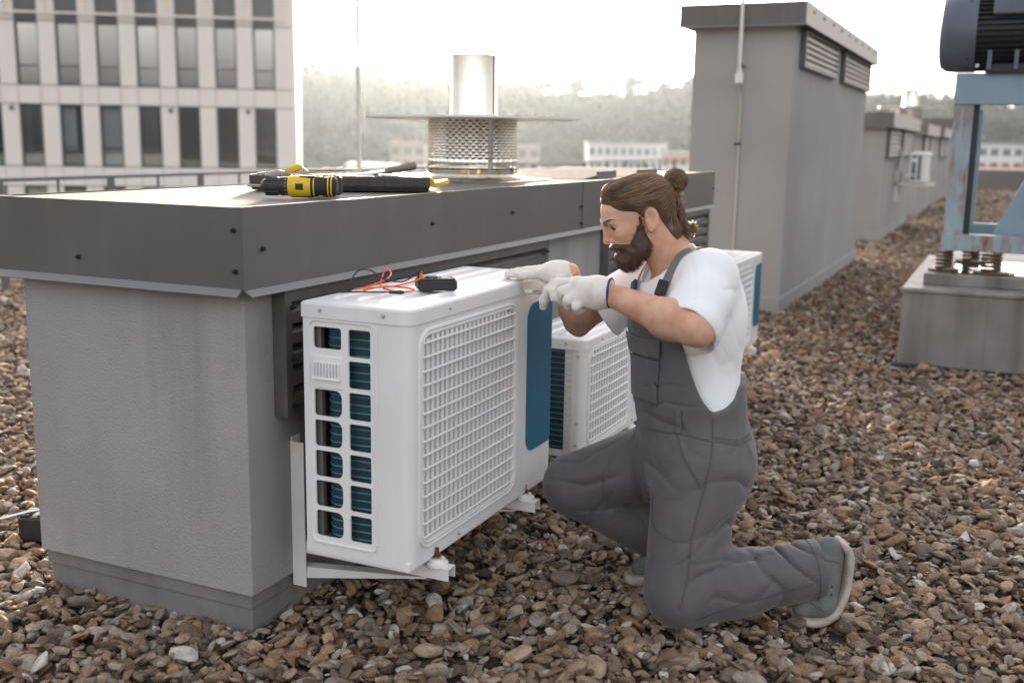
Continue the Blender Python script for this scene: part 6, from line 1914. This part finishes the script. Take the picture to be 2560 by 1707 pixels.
# ================================================================== HILL, WOOD, TOWN
mat('hill_soil', (0.07, 0.085, 0.05), 0.95)
mat('wood_leaf', (0.042, 0.054, 0.040), 0.9, col2=(0.078, 0.082, 0.055), vs=0.08, lo=0.35, hi=0.65)
mat('bark', (0.09, 0.07, 0.055), 0.9)
mat('town_white', (0.68, 0.66, 0.64), 0.8); mat('town_pink', (0.42, 0.335, 0.30), 0.85); mat('town_grey', (0.36, 0.36, 0.38), 0.8)
mat('town_red', (0.46, 0.16, 0.12), 0.85); mat('town_glass', (0.10, 0.12, 0.14), 0.25); mat('town_orange', (0.62, 0.28, 0.18), 0.8)
# crest of the hill: (bearing, height above the camera in degrees)
CREST = [(-60, 3.6), (-40, 3.4), (-30, 3.3), (-18, 3.2), (-11, 3.0), (-8, 2.85), (-5.5, 2.65), (-2, 2.7), (0, 2.6), (1, 2.25), (2.5, 2.05), (4.5, 2.15), (6, 2.2), (7.5, 2.3), (9, 2.35), (12, 2.3), (16, 2.1), (18.5, 2.1), (20, 2.15), (21.5, 2.1), (23, 1.75), (24.5, 1.5), (26, 1.75), (30, 2.2), (45, 2.8), (60, 3.0)]
def crest(b): return np.interp(b, [c[0] for c in CREST], [c[1] for c in CREST])
RD = 520.0
def hill_z(b, r):
    top = 1.35 + RD * math.tan(rad(float(crest(b)))) - 5.0
    t = min(1, max(0, (r - 300) / (RD - 300)))
    t = t * t * (3 - 2 * t)
    return GRZ + (top - GRZ) * t - (max(0, r - RD) * 0.15)
V = []; F = []
bs_l = np.arange(-60, 61, 1.5); rs_l = np.array([280, 310, 345, 380, 420, 460, 500, 520, 560, 620])
for b in bs_l:
    for r_ in rs_l: V.append(tuple(polar(b, r_, hill_z(b, r_) - 0.3)))
nb, nr = len(bs_l), len(rs_l)
for i in range(nb - 1):
    for j in range(nr - 1): F.append((i * nr + j, i * nr + j + 1, (i + 1) * nr + j + 1, (i + 1) * nr + j))
hill = link('hill', mesh_from('hill', V, F, 'hill_soil', True)); tag(hill, 'wooded hill behind the town in the haze', kind='structure')

def tuft_mesh(seed, n=70):
    """crown made of many small leaf clumps in a lumpy volume, unit size"""
    rg = np.random.default_rng(seed)
    V = []; F = []
    lobes = [(rg.normal(0, 0.33, 3) * (1, 1, 0.7), rg.uniform(0.38, 0.62)) for _ in range(7)]
    for _ in range(n):
        c, r_ = lobes[rg.integers(len(lobes))]
        d = rg.normal(size=3); d /= np.linalg.norm(d)
        p = c + d * r_ * rg.uniform(0.7, 1.05) * (1, 1, 0.85)
        s_ = rg.uniform(0.10, 0.22)
        A = rg.normal(size=(4, 3)) * s_
        o = len(V); V += [tuple(p + a) for a in A]
        F += [(o, o + 1, o + 2), (o, o + 2, o + 3), (o, o + 3, o + 1), (o + 1, o + 3, o + 2)]
    return np.array(V), np.array(F)
TUFT = [tuft_mesh(50 + i) for i in range(6)]
WV = []; WF = []; o_ = 0
rg = np.random.default_rng(21)
for _ in range(2600):
    b = rg.uniform(-30, 32); r_ = 300 + 235 * math.sqrt(rg.random())
    V, F = TUFT[rg.integers(6)]
    s_ = rg.uniform(3.2, 6.0)
    a = rg.uniform(0, 6.28); ca_, sa_ = math.cos(a), math.sin(a)
    Q = V * (s_, s_, s_ * rg.uniform(0.9, 1.4))
    Q = np.stack([Q[:, 0] * ca_ - Q[:, 1] * sa_, Q[:, 0] * sa_ + Q[:, 1] * ca_, Q[:, 2]], 1)
    c = polar(b, r_, hill_z(b, r_) + s_ * 0.75)
    WV.append(Q + np.array(c)); WF.append(F + o_); o_ += len(V)
for _ in range(700):
    b = rg.uniform(-30, 32); r_ = rg.uniform(505, 530)
    V, F = TUFT[rg.integers(6)]
    s_ = rg.uniform(4.0, 6.5)
    c = polar(b, r_, hill_z(b, r_) + s_ * 0.25)
    WV.append(V * (s_ * 1.3, s_ * 1.3, s_ * 0.8) + np.array(c)); WF.append(F + o_); o_ += len(V)
WV = np.concatenate(WV); WF = np.concatenate(WF)
wm = bpy.data.meshes.new('woodland'); wm.from_pydata(WV.tolist(), [], WF.tolist()); wm.materials.append(MATS['wood_leaf'])
tag(link('woodland', wm), 'hazy mass of trees covering the far hill', kind='stuff')
def tree(label, b, r_, h, w, seed):
    T = thing('tree', label, 'tree', polar(b, r_, hill_z(b, r_)))
    tk = MB().tube([(0, 0, 0), (0.15, 0.1, h * 0.35), (-0.1, 0.0, h * 0.7)], [0.45, 0.32, 0.12], 8)
    for k in range(4): tk.tube([(0.05, 0.03, h * (0.35 + 0.08 * k)), (w * 0.4 * math.cos(k * 1.7), w * 0.4 * math.sin(k * 1.7), h * (0.6 + 0.06 * k))], [0.16, 0.06], 6)
    tk.build('trunk', 'bark', T, True)
    Vs = []; Fs = []; o = 0
    rg = np.random.default_rng(seed)
    for k in range(9):
        V, F = TUFT[rg.integers(6)]
        s_ = w * rg.uniform(0.28, 0.42)
        Vs.append(V * s_ + (rg.normal(0, w * 0.24), rg.normal(0, w * 0.24), h * rg.uniform(0.5, 0.95))); Fs.append(F + o); o += len(V)
    me = bpy.data.meshes.new('crown'); me.from_pydata(np.concatenate(Vs).tolist(), [], np.concatenate(Fs).tolist()); me.materials.append(MATS['wood_leaf'])
    link('crown', me, T)
tree('tall tree on the crest nearest the flue, left of the person', 3.05, 512, 15.0, 10.0, 1)
tree('round-headed tree on the crest midway between flue and tall shaft', 5.95, 512, 15.5, 9.5, 2)
tree('small pointed tree on the crest close to the tall shaft', 7.6, 514, 13.0, 6.0, 3)
tree('low spreading tree on the crest just right of the flue', 1.2, 515, 12.0, 9.0, 4)
tree('bushy tree on the crest touching the tall shaft', 8.9, 514, 13.0, 10.0, 5)

def town(name, label, b, dist, w, top, dep, m, rows=2, cols=6, roof=None, yaw=0.0, base=GRZ, winm='town_glass', band=None):
    B = thing(name, label, 'building', polar(b, dist, 0), YAW - math.pi / 2 + rad(yaw))
    MB().box(-w / 2, w / 2, 0, dep, base, top).build('wall', m, B)
    if roof == 'hip':
        r_ = MB(); e = 0.6
        r_.add([(-w / 2 - e, -e, top + 0.01), (w / 2 + e, -e, top + 0.01), (w / 2 + e, dep + e, top + 0.01), (-w / 2 - e, dep + e, top + 0.01), (-w / 2 + dep * 0.4, dep / 2, top + dep * 0.28), (w / 2 - dep * 0.4, dep / 2, top + dep * 0.28)],
               [(0, 1, 5, 4), (1, 2, 5), (2, 3, 4, 5), (3, 0, 4), (3, 2, 1, 0)])
        r_.build('roof', 'town_red', B)
    else:
        MB().box(-w / 2 - 0.3, w / 2 + 0.3, -0.3, dep + 0.3, top + 0.01, top + 0.5).build('roof', roof or m, B)
    if band: MB().box(-w / 2 + 0.2, w / 2 - 0.2, -0.06, -0.005, top + band[0], top + band[1]).build('facade_band', band[2], B)
    wm_ = MB().box(-0.5, 0.5, -0.12, -0.01, 0, 1).mesh('window', winm)
    cw = w / cols
    for r__ in range(rows):
        for c in range(cols):
            o = link('window', wm_, B, (-w / 2 + cw * (c + 0.5), 0, top - 2.3 - 3.0 * r__)); o.scale = (cw * 0.62, 1, 1.5)
    return B
town('apartment_block', 'long pale flat-roofed block with window bands behind the head of the person', 5.85, 240, 17.0, 0.9, 12, 'town_white', 2, 10, 'town_grey')
town('apartment_block', 'white block with orange band against the tall shaft', 8.75, 225, 9.0, -0.8, 10, 'town_white', 2, 5, 'town_grey', band=(-2.0, -0.3, 'town_orange'))
town('apartment_block', 'pinkish brown tower-like house just left of the flue', -5.6, 250, 8.0, 0.2, 9, 'town_pink', 3, 3, 'town_pink')
town('apartment_block', 'pinkish brown house just right of the flue', 0.7, 250, 5.2, 0.0, 9, 'town_pink', 3, 2, 'town_pink')
town('warehouse', 'low white roofed shed left of the lightning rod', -8.1, 190, 4.2, -3.4, 8, 'town_white', 1, 3, 'town_white')
town('warehouse', 'low white roofed shed right beside the lightning rod', -6.9, 188, 3.6, -3.5, 8, 'town_white', 1, 3, 'town_white')
town('warehouse', 'long low pink shed between flue and person', 3.0, 185, 11.0, -3.9, 8, 'town_pink', 1, 6, 'town_pink')
town('house', 'wide pale house on the hill crest, leftmost', -10.4, 506, 17.0, 33.5, 9, 'town_white', 2, 5, 'town_grey', base=12)
town('house', 'pale house on the hill crest, middle of the three', -8.6, 508, 12.0, 33.0, 9, 'town_grey', 2, 4, 'town_grey', base=12)
town('house', 'pale house on the hill crest, nearest the sun', -7.4, 508, 9.0, 31.0, 9, 'town_white', 2, 3, 'town_white', base=12)
town('house', 'white house seen through the blue frame, at the foot of the hill', 23.6, 260, 13.0, 2.0, 10, 'town_white', 2, 5, 'town_grey')
town('warehouse', 'long shed with red roof seen through the blue frame', 23.6, 150, 16.0, -2.6, 6, 'town_grey', 1, 6, 'hip')

# ================================================================== HAZE
hz = bpy.data.materials.new('haze'); hz.use_nodes = True
hn, hlk = hz.node_tree.nodes, hz.node_tree.links
hn.remove(hn['Principled BSDF'])
pv = hn.new('ShaderNodeVolumePrincipled')
pv.inputs['Color'].default_value = (0.72, 0.85, 1.0, 1)
pv.inputs['Density'].default_value = 0.0001
pv.inputs['Anisotropy'].default_value = 0.70
hlk.new(pv.outputs[0], hn['Material Output'].inputs['Volume'])
MATS['haze'] = hz
hb_ = MB().box(-950, 950, -950, 950, GRZ - 1.0, 62.0).build('haze', 'haze')
tag(hb_, 'thin morning haze over roof and town', kind='stuff')
